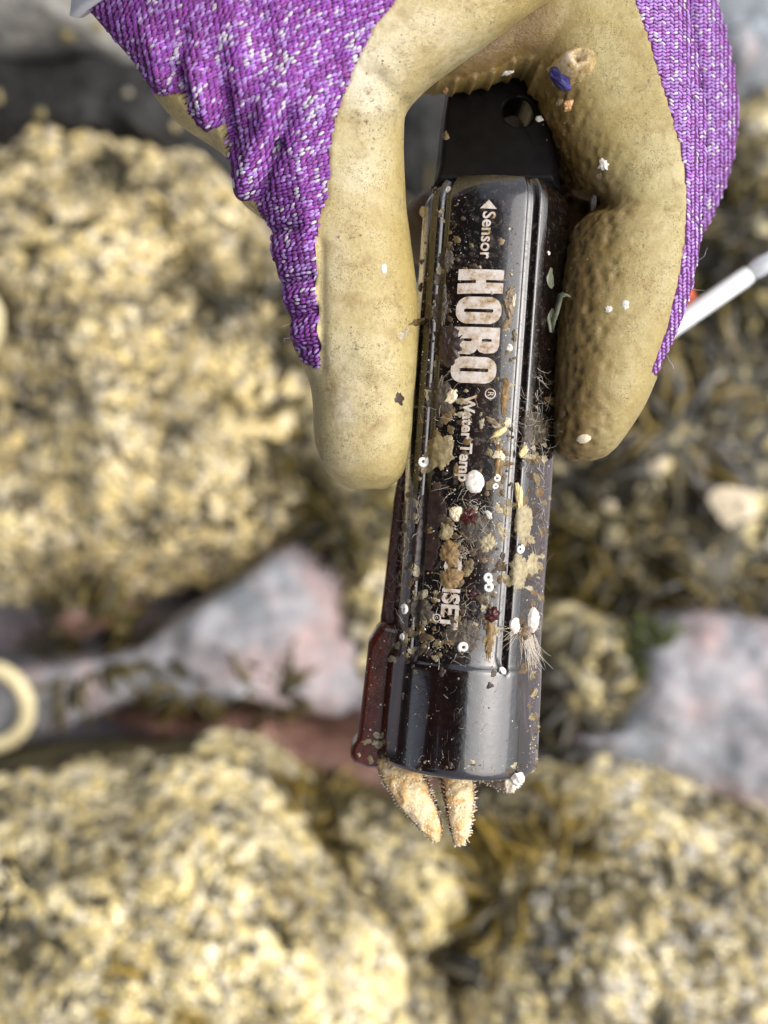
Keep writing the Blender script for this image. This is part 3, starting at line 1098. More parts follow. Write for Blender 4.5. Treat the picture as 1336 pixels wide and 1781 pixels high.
KNIT_EDGE = [(-700, 940), (-400, 900), (-120, 770), (0, 690), (50, 650), (110, 620), (160, 600), (220, 580), (280, 574), (340, 573), (355, 566), (375, 559), (430, 553), (500, 552), (560, 555), (600, 558), (642, 558)]
KNIT_OUT = [(150, 3), (185, 50), (210, 80), (240, 112), (258, 140), (273, 160), (295, 165), (317, 163), (333, 192), (347, 216), (368, 221), (387, 217), (396, 247), (404, 290), (409, 316), (421, 341), (446, 346), (460, 372),
            (468, 400), (480, 450), (489, 490), (503, 530), (508, 560), (514, 590), (530, 625), (557, 642)]


def inside(px, py, poly):
    c = False
    j = len(poly) - 1
    for i in range(len(poly)):
        xi, yi = poly[i]
        xj, yj = poly[j]
        if (yi > py) != (yj > py) and px < (xj - xi) * (py - yi) / (yj - yi) + xi:
            c = not c
        j = i
    return c


LEFT_POLY = [(x - 4, y) for x, y in KNIT_OUT] + [(x, y) for y, x in KNIT_EDGE[::-1]] + [(-400, -700), (-400, 0), (100, 0)]
INDEX_EDGE_Y = [-700, 0, 70, 150, 230, 290, 350, 430, 500, 570, 650, 700]
INDEX_EDGE_X = [1040, 1102, 1126, 1150, 1174, 1187, 1192, 1187, 1174, 1158, 1128, 1300]


def seg_dist(px, py, a, b):
    vx, vy = b[0] - a[0], b[1] - a[1]
    t_ = max(0, min(1, ((px - a[0]) * vx + (py - a[1]) * vy) / (vx * vx + vy * vy)))
    return math.hypot(px - a[0] - vx * t_, py - a[1] - vy * t_)


# folds of the knit: valleys (-) and ridges (+)
FOLDS = [((300, 120), (318, 166), 13, -1.6), ((262, 60), (285, 130), 16, 0.7), ((318, 60), (300, 120), 16, -0.8), ((345, 130), (366, 215), 15, 1.1), ((388, 160), (398, 250), 14, -1.7), ((376, 90), (388, 160), 18, -0.7),
         ((470, 190), (428, 330), 18, 1.6), ((505, 120), (470, 190), 24, 0.8), ((478, 260), (452, 340), 13, -1.9), ((500, 200), (478, 260), 15, -1.0), ((520, 300), (540, 420), 20, 0.5),
         ((470, 405), (520, 395), 9, -0.8), ((482, 440), (530, 430), 12, 0.5), ((490, 495), (540, 480), 9, -0.9), ((496, 520), (545, 510), 10, 0.5), ((508, 553), (550, 540), 8, -0.8), ((514, 585), (552, 575), 9, 0.5), ((520, 610), (555, 602), 7, -0.6),
         ((560, 140), (520, 260), 22, 0.5), ((600, 60), (560, 140), 22, -0.4), ((440, 20), (480, 110), 26, -0.5), ((400, 0), (420, 90), 24, 0.5)]
# creases of the rubber
TAN_FOLDS = [((700, 178), (650, 130), 12, -0.5), ((715, 150), (640, 200), 16, 0.35), ((600, 380), (690, 360), 26, -0.25), ((600, 640), (700, 700), 24, -0.3), ((560, 420), (562, 640), 8, -0.5)]


def paint(co, no, left):
    n = len(co)
    knit = np.zeros(n, bool)
    col = np.zeros((n, 3))
    off = np.zeros(n)
    for i in range(n):
        p = co[i]
        px, py = to_px(p)
        nz = no[i][2]
        if left:
            k = nz > -0.45 and inside(px, py, LEFT_POLY)
            c = np.array((0.44, 0.34, 0.135))
            # paler on the ball of the thumb and at the web
            for (wx, wy, w1, w2, amt) in ((640, 110, 60, 90, 0.75), (600, 715, 30, 90, 0.6), (585, 480, 25, 110, 0.3), (760, 60, 70, 50, 0.35), (620, 300, 40, 80, 0.25)):
                e = amt * math.exp(-((px - wx) / w1) ** 2 - ((py - wy) / w2) ** 2)
                c = c * (1 - e) + np.array((0.62, 0.55, 0.38)) * e
            # more olive along the logger side
            e = 0.5 * sm(660, 715, px) * sm(250, 400, py)
            c = c * (1 - e) + np.array((0.40, 0.30, 0.09)) * e
            d = 0.0
            for a, b, w, h in (FOLDS if k else TAN_FOLDS):
                q = seg_dist(px, py, a, b)
                if q < 3 * w:
                    d += h * math.exp(-(q / w) ** 2) * (0.0014 if k else 0.001)
            d *= max(0.0, min(1.0, nz + 0.4))
            if k:
                d += 0.0002
            else:
                d += 0.00045
        else:
            k = (px > interp(py, INDEX_EDGE_Y, INDEX_EDGE_X) and py < 700) or (p[2] < -0.012 and px > 1110)
            d = 0.0002 if k else 0.0004
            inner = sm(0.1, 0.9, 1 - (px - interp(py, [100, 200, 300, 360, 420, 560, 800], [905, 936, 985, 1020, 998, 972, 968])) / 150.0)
            # index shade painted in: darker rubber, darkest inside; grip side also browner by use
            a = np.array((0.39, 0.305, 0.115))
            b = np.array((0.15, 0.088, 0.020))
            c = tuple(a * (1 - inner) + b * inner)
            if not k and inner > 0.05 and 160 < py < 800 and p[2] > -0.012:
                q = Vector(p)
                v1 = noise.voronoi(q * 520)[0]
                d += -0.0009 * inner * (1 - sm(0.0, 0.55, v1[0])) + 0.0003 * inner * noise.noise(q * 900)
            if not k and py < 165 and 735 < px < 985 and p[2] < 0.004:
                c = (0.21, 0.14, 0.042)
                u = (px * 0.9 + py * 0.35) / 26.0
                d += 0.0007 * max(0, math.sin(u * 2 * math.pi)) ** 2 * sm(735, 780, px) * (1 - sm(930, 985, px))
            if k:
                for a_, b_ in (((1195, -40), (1214, 150)), ((1214, 150), (1224, 250)), ((1224, 250), (1214, 380))):
                    q = seg_dist(px, py, a_, b_)
                    d -= 0.0011 * math.exp(-(q / 9) ** 2)
            q = seg_dist(px, py, (1020, 352), (1120, 356))
            if not k and q < 60:
                d -= 0.0016 * math.exp(-(q / 14) ** 2) * (1 - sm(1030, 1120, px))
        knit[i] = k
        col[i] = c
        off[i] = d
    return knit, col, co + no * off[:, None]


print('paint...')
Ak, Ac, Aco2 = paint(Aco, Ano, True)
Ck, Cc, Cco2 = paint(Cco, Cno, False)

glove = empty('work_glove', U(640, -300, -0.01))
tag(glove, 'purple knit work glove with tan rubber palm gripping the black logger', 'glove')
KV, KF, RV, RF, RC = [], [], [], [], []
for co, k, c, fc in ((Aco2, Ak, Ac, Afc), (Cco2, Ck, Cc, Cfc)):
    mk, mr = {}, {}
    for f in fc:
        kn = sum(k[i] for i in f) * 2 > len(f)
        if kn:
            g = []
            for i in f:
                if i not in mk:
                    mk[i] = len(KV)
                    KV.append(tuple(co[i]))
                g.append(mk[i])
            KF.append(tuple(g))
        else:
            g = []
            for i in f:
                if i not in mr:
                    mr[i] = len(RV)
                    RV.append(tuple(co[i]))
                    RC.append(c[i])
                g.append(mr[i])
            RF.append(tuple(g))
adopt(mesh_obj('knit_shell', KV, KF, M_CLOTH), glove)
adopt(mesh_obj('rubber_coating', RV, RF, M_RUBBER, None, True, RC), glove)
KBVH = BVHTree.FromPolygons(KV, KF)
RBVH = BVHTree.FromPolygons(RV, RF)

# stitches
def ellip(n=6):
    v, f = [], []
    for t_, r in ((-1.0, 0.25), (-0.55, 0.85), (0.0, 1.0), (0.55, 0.85), (1.0, 0.25)):
        for k in range(n):
            a = 2 * math.pi * k / n
            v.append((t_, r * math.cos(a), r * math.sin(a)))
    for j in range(4):
        for k in range(n):
            f.append((j * n + k, j * n + (k + 1) % n, (j + 1) * n + (k + 1) % n, (j + 1) * n + k)[::-1])
    f.append(tuple(range(n)))
    f.append(tuple(range(4 * n, 5 * n))[::-1])
    return np.array(v), f


EV, EF = ellip()
SV, SF, SC = [], [], []


def stitch(hit, nor, dirv, tilt, L, W, H, col):
    nor = nor if nor.z > 0 or True else -nor
    d = (dirv - nor * dirv.dot(nor)).normalized()
    d = Matrix.Rotation(tilt, 3, nor) @ d
    s = nor.cross(d)
    m = np.array([d * L, s * W, nor * H])
    base = len(SV)
    vv = EV @ m + np.array(hit + nor * (H * 0.35))
    SV.extend(map(tuple, vv))
    SC.extend([col] * len(EV))
    SF.extend([tuple(i + base for i in f) for f in EF])


def yarn(streak, light):
    u = random.random()
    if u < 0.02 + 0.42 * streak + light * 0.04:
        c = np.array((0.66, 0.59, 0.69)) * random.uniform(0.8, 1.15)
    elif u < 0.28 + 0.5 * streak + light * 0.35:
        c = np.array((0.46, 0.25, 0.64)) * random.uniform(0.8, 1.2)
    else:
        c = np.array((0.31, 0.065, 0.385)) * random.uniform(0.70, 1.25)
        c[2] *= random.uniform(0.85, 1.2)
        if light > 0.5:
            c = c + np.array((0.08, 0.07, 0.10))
    return tuple(c)


print('stitches...')
y0 = -230.0
row = 0
while y0 < 780:
    T = interp(y0, [-230, 0, 350, 640, 800], [0.46, 0.42, 0.22, 0.14, 0.10])
    for cidx in range(-40, 40):
        jx, jy = random.gauss(0, 0.8), random.gauss(0, 0.6)
        x = 450 + cidx * 9.4 + (row % 2) * 1.5 + y0 * 0.16 + jx
        y = y0 - T * (x - 450) + jy
        if y < -45 or not inside(x, y, LEFT_POLY):
            continue
        h = cast(KBVH, x, y)
        if h[0] is None or h[0].z < -0.02:
            continue
        hr = cast(RBVH, x, y)
        if hr[0] is not None and hr[3] < h[3] - 0.0005:
            continue
        st = max(0.0, noise.noise(Vector((cidx * 0.62 + 5 + y0 * 0.02, y0 * 0.011, 2.0)))) * 1.7
        stitch(h[0], h[1] if h[1].z > -0.2 else -h[1], Vector((1, T, 0)), R(18 + random.gauss(0, 7)), 5.5 * PX, 2.7 * PX, 2.7 * PX, yarn(st, 0.05))
    y0 += 6.3
    row += 1
# knit at the right edge: rows run across, each wale a pair of slanting legs
y0 = -60.0
while y0 < 690:
    for cidx in range(0, 34):
        x = 1096 + cidx * 7.2 + random.gauss(0, 0.5)
        y = y0 + random.gauss(0, 0.4)
        h = cast(KBVH, x, y)
        if h[0] is None:
            continue
        hr = cast(RBVH, x, y)
        if hr[0] is not None and hr[3] < h[3] - 0.0004:
            continue
        st = max(0.0, noise.noise(Vector((cidx * 0.5, y0 * 0.02, 7.0)))) * 1.2
        sgn = 1 if cidx % 2 else -1
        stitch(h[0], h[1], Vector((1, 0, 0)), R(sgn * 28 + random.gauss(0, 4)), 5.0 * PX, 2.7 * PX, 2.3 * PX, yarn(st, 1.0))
    y0 += 6.2
so = mesh_obj('knit_stitches', SV, SF, M_STITCH, None, True, SC)
so['kind'] = 'stuff'
adopt(so, glove)
print('stitch count', len(SV) // len(EV))

# ------------------------------------------------------------------ the person who holds it (the sleeve shows in the corner)
def skin_mesh(joints, edges, name, mat, parent, sub=2):
    me = bpy.data.meshes.new(name)
    me.from_pydata([j[0] for j in joints], edges, [])
    o = bpy.data.objects.new(name, me)
    COL.objects.link(o)
    md = o.modifiers.new('skin', 'SKIN')
    md.use_smooth_shade = True
    for i, j in enumerate(joints):
        sv = me.skin_vertices[0].data[i]
        sv.radius = j[1]
        sv.use_root = (i == 0)
    s_ = o.modifiers.new('sub', 'SUBSURF')
    s_.levels = s_.render_levels = sub
    bpy.context.view_layer.update()
    me2 = bpy.data.meshes.new_from_object(o.evaluated_get(bpy.context.evaluated_depsgraph_get()))
    bpy.data.objects.remove(o)
    me2.materials.clear()
    me2.materials.append(mat)
    ob = bpy.data.objects.new(name, me2)
    COL.objects.link(ob)
    if parent is not None:
        adopt(ob, parent)
    return ob


M_JACKET = simple('dark_jacket', (0.010, 0.0095, 0.011), 0.8, 0.3, 60, 0.002)
M_SLEEVE = simple('white_sleeve', (0.80, 0.80, 0.80), 0.8, 0.06, 900, 0.0004)
M_BLOCKER_HAT = simple('dark_blocker_hat', (0.010, 0.0095, 0.009), 0.85, 0.3, 300, 0.0006)
M_SKIN = simple('skin', (0.42, 0.24, 0.17), 0.5, 0.1, 90, 0.0004)
person = empty('person', (-0.55, 0.40, GROUND - 0.035))
tag(person, 'person in a white sleeve whose arm reaches in at the top left corner', 'person')
wr = U(470, -640, -0.002)
J = [((-0.58, 0.10, -0.02), (0.16, 0.15)), ((-0.46, 0.12, 0.18), (0.15, 0.14)), ((-0.27, 0.13, 0.37), (0.15, 0.14)), ((-0.20, 0.11, 0.43), (0.06, 0.06)),
     ((-0.22, 0.32, 0.34), (0.07, 0.07)), ((-0.12, 0.40, 0.12), (0.05, 0.05)), (tuple(wr), (0.030, 0.024)),
     ((-0.27, -0.06, 0.35), (0.07, 0.07)), ((-0.36, -0.22, 0.16), (0.05, 0.05)), ((-0.20, -0.18, 0.24), (0.034, 0.03)), ((-0.16, -0.16, 0.26), (0.03, 0.03)),
     ((-0.52, 0.22, -0.03), (0.09, 0.09)), ((-0.33, 0.40, 0.0), (0.07, 0.07)), ((-0.46, 0.44, -0.36), (0.05, 0.05)), ((-0.38, 0.47, -0.43), (0.045, 0.035)),
     ((-0.52, -0.02, -0.03), (0.09, 0.09)), ((-0.33, -0.14, 0.0), (0.075, 0.075)), ((-0.48, -0.18, -0.36), (0.05, 0.05)), ((-0.40, -0.20, -0.43), (0.045, 0.035))]
E = [(0, 1), (1, 2), (2, 3), (2, 4), (4, 5), (5, 6), (2, 7), (7, 8), (8, 9), (9, 10), (0, 11), (11, 12), (12, 13), (13, 14), (0, 15), (15, 16), (16, 17), (17, 18)]
skin_mesh(J, E, 'body', M_JACKET, person)  # unseen body, posed to block sky reflections in the logger
# head looking down, under a wide brim added to block sky from the logger
hc = Vector((-0.115, 0.06, 0.47))
bm = bmesh.new()
bmesh.ops.create_uvsphere(bm, u_segments=28, v_segments=20, radius=1.0)
for v in bm.verts:
    x, y, z = v.co
    q = Vector((x * 0.072, y * 0.088, z * 0.098))
    if y > 0.5 and abs(x) < 0.22:
        q.y += 0.016 * math.exp(-((z + 0.12) / 0.18) ** 2)
    if z < -0.4:
        q.x *= 0.86
    v.co = q
me = bpy.data.meshes.new('head')
bm.to_mesh(me)
bm.free()
me.polygons.foreach_set('use_smooth', [True] * len(me.polygons))
me.materials.append(M_SKIN)
head = bpy.data.objects.new('head', me)
COL.objects.link(head)
HROT = Matrix.Translation(hc) @ Matrix.Rotation(R(-40), 4, 'Z') @ Matrix.Rotation(R(-55), 4, 'X')
me.transform(HROT)
adopt(head, person)
V, F = [], []
n = 48
prof = [(0.0, 0.115), (0.05, 0.113), (0.085, 0.09), (0.095, 0.045), (0.10, 0.035), (0.15, 0.022), (0.195, 0.012), (0.197, 0.009), (0.15, 0.017), (0.10, 0.029), (0.088, 0.03)]
for r_, h_ in prof:
    for i in range(n):
        a = 2 * math.pi * i / n
        V.append((r_ * math.cos(a), r_ * math.sin(a) * 1.06, h_ + 0.012 * math.cos(2 * a) * (r_ / 0.2) ** 2))
for j in range(len(prof) - 1):
    for i in range(n):
        F.append((j * n + i, j * n + (i + 1) % n, (j + 1) * n + (i + 1) % n, (j + 1) * n + i)[::-1])
blocker_hat = mesh_obj('blocker_hat', V, F, M_BLOCKER_HAT)
blocker_hat.data.transform(Matrix.Translation(hc + Vector((-0.02, -0.02, 0.0))) @ Matrix.Rotation(R(-14), 4, 'Y') @ Matrix.Rotation(R(8), 4, 'X'))
adopt(blocker_hat, person)
# sleeve round the wrist, its hem slanting into the corner of the view
V, F = [], []
n = 56
for j in range(12):
    f = j / 11
    for i in range(n):
        a = 2 * math.pi * i / n
        hem = -240 - 272 * math.cos(a)
        y = hem + (-900 - hem) * f
        x = 490 + (350 - 40 * f + 6 * math.sin(5 * a + j)) * math.cos(a)
        V.append(tuple(U(x, y, 0.010 + (0.031 + 0.001 * math.sin(4 * a + j)) * math.sin(a))))
for j in range(11):
    for i in range(n):
        F.append((j * n + i, j * n + (i + 1) % n, (j + 1) * n + (i + 1) % n, (j + 1) * n + i))
slv = mesh_obj('sleeve', V, F, M_SLEEVE)
sd = slv.modifiers.new('s', 'SOLIDIFY')
sd.thickness = 0.0015
adopt(slv, person)

# ------------------------------------------------------------------ sea star clinging inside the end of the logger
M_STAR = attr_mat('sea_star_skin', 0.5, 1400, 0.3, 0.0005)
M_SPINE = attr_mat('sea_star_spines', 0.45, 2500, 0.12, 0.0)
arm1 = [((748, 1460), (764, 1463), 0.0035, 0.0012), ((728, 1438), (768, 1438), 0.0035, 0.0024), ((702, 1408), (760, 1400), 0.0034, 0.0032), ((680, 1376), (746, 1364), 0.003, 0.0038), ((660, 1346), (736, 1330), 0.001, 0.0044), ((650, 1310), (745, 1300), -0.002, 0.005)]
arm2 = [((791, 1468), (808, 1469), 0.0035, 0.0012), ((784, 1446), (817, 1448), 0.0035, 0.0024), ((777, 1412), (822, 1415), 0.0034, 0.0032), ((770, 1378), (825, 1380), 0.003, 0.0037), ((764, 1345), (824, 1345), 0.001, 0.0042), ((756, 1310), (829, 1310), -0.002, 0.005)]
arm3 = [((905, 1362), (910, 1352), 0.001, 0.001), ((888, 1378), (902, 1340), 0.001, 0.0024), ((860, 1370), (880, 1335), 0.000, 0.0026), ((838, 1358), (860, 1320), -0.001, 0.003), ((800, 1340), (820, 1300), -0.003, 0.004)]
disc = [((690, 1300), (880, 1300), -0.004, 0.005), ((690, 1330), (880, 1330), -0.004, 0.006), ((720, 1345), (850, 1345), -0.004, 0.004)]
Sco, Sno, Sfc = fuse([loft(arm1), loft(arm2), loft(arm3), loft(disc)], 0.00033, 4)
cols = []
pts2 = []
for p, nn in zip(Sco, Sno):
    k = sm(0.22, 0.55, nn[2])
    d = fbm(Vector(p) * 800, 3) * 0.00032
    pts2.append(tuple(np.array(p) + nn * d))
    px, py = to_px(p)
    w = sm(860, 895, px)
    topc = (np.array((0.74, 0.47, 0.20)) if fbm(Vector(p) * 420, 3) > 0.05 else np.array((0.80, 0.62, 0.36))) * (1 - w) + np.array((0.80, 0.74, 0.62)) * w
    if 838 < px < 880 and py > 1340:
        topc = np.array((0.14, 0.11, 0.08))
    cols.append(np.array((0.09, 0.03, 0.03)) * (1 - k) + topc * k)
star = empty('sea_star', U(785, 1340, 0))
tag(star, 'orange cream spiny sea star with two arms poking out below the logger cap', 'sea star')
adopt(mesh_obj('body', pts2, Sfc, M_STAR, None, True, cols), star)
V, F, C = [], [], []
sp = rng.permutation(len(Sco))
cnt = 0
taken = []
for i in sp:
    p, nn = Vector(Sco[i]), Vector(Sno[i])
    px, py = to_px(p)
    if py < 1325 or nn.z < -0.35:
        continue
    if 838 < px and nn.z < 0.2:
        continue
    if nn.z < 0.15 and random.random() < 0.5:
        continue
    if any((p - q).length_squared < 0.00050 ** 2 for q in taken):
        continue
    taken.append(p)
    side = 1 - abs(nn.z)
    L = 0.00004 + 0.0009 * side ** 3 * random.random()
    r_ = 0.00010 + 0.00011 * (1 - side) * random.random()
    d = (nn + Vector((random.gauss(0, .25), random.gauss(0, .25), random.gauss(0, .2)))).normalized()
    q = d.to_track_quat('Z', 'Y').to_matrix()
    base = len(V)
    for zz, rr in ((-0.0002, 1.0), (L * 0.6, 0.85), (L, 0.35)):
        for k in range(6):
            a = k * math.pi / 3
            V.append(tuple(p + q @ Vector((rr * r_ * math.cos(a), rr * r_ * math.sin(a), zz))))
    for j in range(2):
        for k in range(6):
            F.append((base + j * 6 + k, base + j * 6 + (k + 1) % 6, base + (j + 1) * 6 + (k + 1) % 6, base + (j + 1) * 6 + k))
    F.append(tuple(base + 12 + k for k in range(6)))
    c = np.array((0.82, 0.66, 0.42)) * random.uniform(0.8, 1.1) if random.random() < 0.8 else np.array((0.88, 0.84, 0.78))
    C += [tuple(c)] * 18
o = mesh_obj('spines', V, F, M_SPINE, None, True, C)
o['kind'] = 'stuff'
adopt(o, star)

# ------------------------------------------------------------------ growth and grit on the logger
LV, LF = [], []
for o_ in logger.children:
    if o_.name.split('.')[0] in ('housing', 'end_cap', 'mounting_lug', 'side_fin', 'cap_fin'):
        b = len(LV)
        LV += [tuple(v.co) for v in o_.data.vertices]
        LF += [tuple(i + b for i in p.vertices) for p in o_.data.polygons]
ALLV = LV + RV + [tuple(v) for v in KV]
ALLF = LF + [tuple(i + len(LV) for i in f) for f in RF] + [tuple(i + len(LV) + len(RV) for i in f) for f in KF]
HAND = BVHTree.FromPolygons(ALLV, ALLF)


def surf(px, py):
    h = cast(HAND, px, py)
    if h[0] is None:
        return None, None
    n_ = h[1]
    if n_.dot(EYE - h[0]) < 0:
        n_ = -n_
    return h[0], n_


MATS = {}


def growth_mat(key, c, rough, var=0.3, scale=1500, bump=0.0003, sss=0.0):
    if key not in MATS:
        MATS[key] = simple(key, c, rough, var, scale, bump, 0.5, sss)
    return MATS[key]


def crust(px, py, rx, ry, rot, h, mat, label, cat='growth', name='sponge_crust', seed=0.0, edge=0.22, group=None):
    """a growth that spreads over the surface under it: radii in pixels, h metres thick"""
    V, F = [], []
    n, m = 64, 10
    ca, sa = math.cos(R(rot)), math.sin(R(rot))
    good = None
    for j in range(m + 1):
        f = j / m
        for i in range(n):
            a = 2 * math.pi * i / n
            k = 1 + edge * (0.7 * noise.noise(Vector((math.cos(a) * 1.2 + seed, math.sin(a) * 1.2, seed * 3.1))) + 0.8 * noise.noise(Vector((math.cos(a) * 4 + seed, math.sin(a) * 4, seed))) + 0.7 * noise.noise(Vector((math.cos(a) * 10 + seed, math.sin(a) * 10, seed))))
            x, y = rx * f * k * math.cos(a), ry * f * k * math.sin(a)
            p, nn = surf(px + x * ca - y * sa, py + x * sa + y * ca)
            if p is None or (good is not None and abs(p.z - good[0].z) > 0.006):
                p, nn = good
            good = (p, nn)
            h2 = h * 0.55
            hh = h2 * (1 - f ** 2) + h2 * 0.6 * fbm(p * 900 + Vector((seed, 0, 0)), 3) * (1 - f ** 3)
            if j == m:
                hh = -0.0001
            V.append(tuple(p + nn * hh))
    for j in range(m):
        for i in range(n):
            F.append((j * n + i, j * n + (i + 1) % n, (j + 1) * n + (i + 1) % n, (j + 1) * n + i)[::-1])
    o = mesh_obj(name, V, F, mat)
    return tag(o, label, cat, group)


TAN = lambda: growth_mat('sponge_tan', (0.24, 0.185, 0.085), 0.55, 0.4, 1300, 0.0003, 0.1)
FILM = lambda: growth_mat('film_brown', (0.030, 0.017, 0.013), 0.30, 0.4, 900, 0.0002)
BROWN = lambda: growth_mat('sponge_brown', (0.22, 0.135, 0.05), 0.6, 0.6, 1500, 0.0004, 0.1)
PALE = lambda: growth_mat('sponge_pale', (0.36, 0.30, 0.175), 0.55, 0.4, 1200, 0.0003, 0.1)
GREYM = lambda: growth_mat('film_grey', (0.060, 0.045, 0.030), 0.4, 0.8, 1900, 0.0004)
for a_ in ((764, 786, 25, 30, 0, 0.0006, TAN(), 'olive tan sponge patch on the logger beside the thumb tip', 'growth', 'sponge_crust', 1.0, 0.30),
           (782, 600, 27, 40, 8, 0.0010, FILM(), 'dark brown film covering the lower half of the third big letter', 'film', 'algae_film', 2.0, 0.35),
           (766, 690, 26, 34, 0, 0.0005, GREYM(), 'grey brown film lump left of the word Water', 'film', 'algae_film', 3.0, 0.35),
           (752, 884, 30, 34, 0, 0.00035, FILM(), 'dark round film above the brown sponge on the logger', 'film', 'algae_film', 4.0, 0.2),
           (738, 950, 28, 46, 6, 0.0003, FILM(), 'tall dark film along the left rail of the logger', 'film', 'algae_film', 5.0, 0.25),
           (783, 962, 17, 26, 0, 0.0009, BROWN(), 'upper brown sponge lump over the start of the bottom word', 'growth', 'sponge_crust', 6.0, 0.3),
           (786, 1006, 22, 20, 0, 0.0010, BROWN(), 'lower brown sponge lump covering letters of the bottom word', 'growth', 'sponge_crust', 7.0, 0.25),
           (776, 925, 13, 16, 0, 0.0009, TAN(), 'small olive sponge nub at the top of the brown lumps', 'growth', 'sponge_crust', 8.0, 0.3),
           (911, 908, 17, 32, 4, 0.0006, PALE(), 'upper pale tan sponge on the right side of the logger', 'growth', 'sponge_crust', 9.0, 0.25),
           (903, 995, 17, 32, 4, 0.0006, PALE(), 'lower pale tan sponge on the right side of the logger', 'growth', 'sponge_crust', 10.0, 0.25),
           (927, 982, 11, 22, 4, 0.0005, PALE(), 'narrow pale sponge lobe at the right rim of the logger', 'growth', 'sponge_crust', 11.0, 0.3),
           (734, 1062, 24, 22, 20, 0.0006, GREYM(), 'olive lump with grit near the lower left rail', 'growth', 'sponge_crust', 12.0, 0.4),
           (806, 1100, 30, 34, -30, 0.0004, GREYM(), 'speckled dark crust beside the bottom word near the cap', 'growth', 'sponge_crust', 13.0, 0.45),
           (826, 920, 24, 36, -25, 0.0006, GREYM(), 'fuzzy brown crust in the middle of the lower logger', 'growth', 'sponge_crust', 14.0, 0.5),
           (848, 945, 14, 16, 0, 0.0010, PALE(), 'pale fuzzy lump beside the right groove', 'growth', 'sponge_crust', 15.0, 0.4),
           (776, 452, 14, 22, 0, 0.0007, GREYM(), 'grey brown lump left of the first big letter', 'growth', 'sponge_crust', 16.0, 0.4),
           (768, 535, 12, 40, 4, 0.0005, GREYM(), 'brown scum strip along the left of the big letters', 'growth', 'sponge_crust', 17.0, 0.4),
           (868, 800, 9, 34, 4, 0.0008, BROWN(), 'brown growth filling the right groove below the seed shells', 'growth', 'sponge_crust', 18.0, 0.35),
           (852, 1100, 8, 50, 4, 0.0007, BROWN(), 'brown growth filling the lower end of the right groove', 'growth', 'sponge_crust', 19.0, 0.35),
           (878, 690, 7, 40, 4, 0.0006, BROWN(), 'rusty growth in the right groove beside the word Water', 'growth', 'sponge_crust', 20.0, 0.35),
           (929, 745, 26, 30, 0, 0.0004, GREYM(), 'hairy grey scum on the right side under the index fingertip', 'growth', 'sponge_crust', 21.0, 0.45)):
    crust(*a_)


# thin silt and scum: countless small irregular scabs
V, F, C = [], [], []
SCAB = [(0.20, 0.15, 0.07), (0.12, 0.08, 0.035), (0.30, 0.24, 0.13), (0.07, 0.045, 0.02), (0.16, 0.10, 0.04), (0.38, 0.32, 0.20), (0.05, 0.03, 0.02)]


def scab(px, py, r, asp, rot, h, col):
    n, m = 16, 3
    b = len(V)
    ca, sa = math.cos(rot), math.sin(rot)
    sd = random.uniform(0, 50)
    pts_ = []
    for j in range(m + 1):
        f = (0.0, 0.45, 0.8, 1.0)[j]
        for i in range(n):
            a = 2 * math.pi * i / n
            k = 1 + 0.55 * noise.noise(Vector((math.cos(a) * 1.5 + sd, math.sin(a) * 1.5, sd))) + 0.45 * noise.noise(Vector((math.cos(a) * 5 + sd, math.sin(a) * 5, sd)))
            x, y = r * f * k * math.cos(a), r * asp * f * k * math.sin(a)
            p, nn = surf(px + x * ca - y * sa, py + x * sa + y * ca)
            if p is None or (pts_ and abs(p.z - pts_[0][0].z) > 0.003):
                if not pts_:
                    return
                p, nn = pts_[-1]
            pts_.append((p, nn))
            hh = -0.00006 if j == m else h * 0.6 * (1 - f * f) * random.uniform(0.6, 1.2)
            V.append(tuple(p + nn * hh))
            C.append(tuple(np.array(col) * random.uniform(0.75, 1.2)))
    for j in range(m):
        for i in range(n):
            F.append((b + j * n + i, b + j * n + (i + 1) % n, b + (j + 1) * n + (i + 1) % n, b + (j + 1) * n + i)[::-1])


for (cx_, cy_, sx_, sy_, cnt_, rmax) in ((772, 520, 14, 90, 26, 8), (790, 440, 22, 40, 14, 6), (768, 760, 30, 90, 34, 10), (760, 980, 34, 90, 40, 11), (838, 930, 26, 60, 46, 11), (866, 800, 8, 60, 22, 7),
                                         (850, 1090, 8, 50, 20, 7), (884, 620, 7, 90, 24, 6), (926, 760, 18, 50, 26, 9), (922, 900, 16, 70, 30, 9), (915, 1040, 14, 60, 22, 9), (740, 1110, 36, 26, 34, 9),
                                         (808, 1110, 26, 24, 22, 8), (715, 950, 10, 120, 22, 6), (930, 1250, 6, 60, 24, 6), (800, 690, 20, 30, 14, 7), (745, 560, 8, 90, 16, 5), (640, 1310, 20, 20, 12, 6), (800, 1330, 70, 8, 12, 5)):
    for _ in range(cnt_):
        scab(random.gauss(cx_, sx_), random.gauss(cy_, sy_), random.uniform(2.0, rmax), random.uniform(0.6, 1.9), random.uniform(0, 3.1), random.uniform(0.00008, 0.0004), random.choice(SCAB))
M_SCAB = attr_mat('silt_scabs', 0.38, 2200, 0.5, 0.0003)
tag(mesh_obj('silt_scabs', V, F, M_SCAB, None, True, C), 'thin brown and olive scum clinging in patches to the logger', None, None, 'stuff')


def put(o, px, py, lift, spin=0.0, lean=0.0, leandir=0.0):
    """stand a small mesh (local z up, origin at its foot) on the surface at a pixel"""
    p, nn = surf(px, py)
    q = nn.to_track_quat('Z', 'Y').to_matrix().to_4x4()
    # keep local x pointing right in the view before the spin
    xdir = Vector((1, 0, 0)) - nn * nn.x
    xdir.normalize()
    ydir = nn.cross(xdir)
    m = Matrix((xdir, ydir, nn)).transposed().to_4x4()
    o.matrix_world = Matrix.Translation(p + nn * lift) @ m @ Matrix.Rotation(R(spin), 4, 'Z') @ Matrix.Rotation(R(lean), 4, 'Y')
    return o


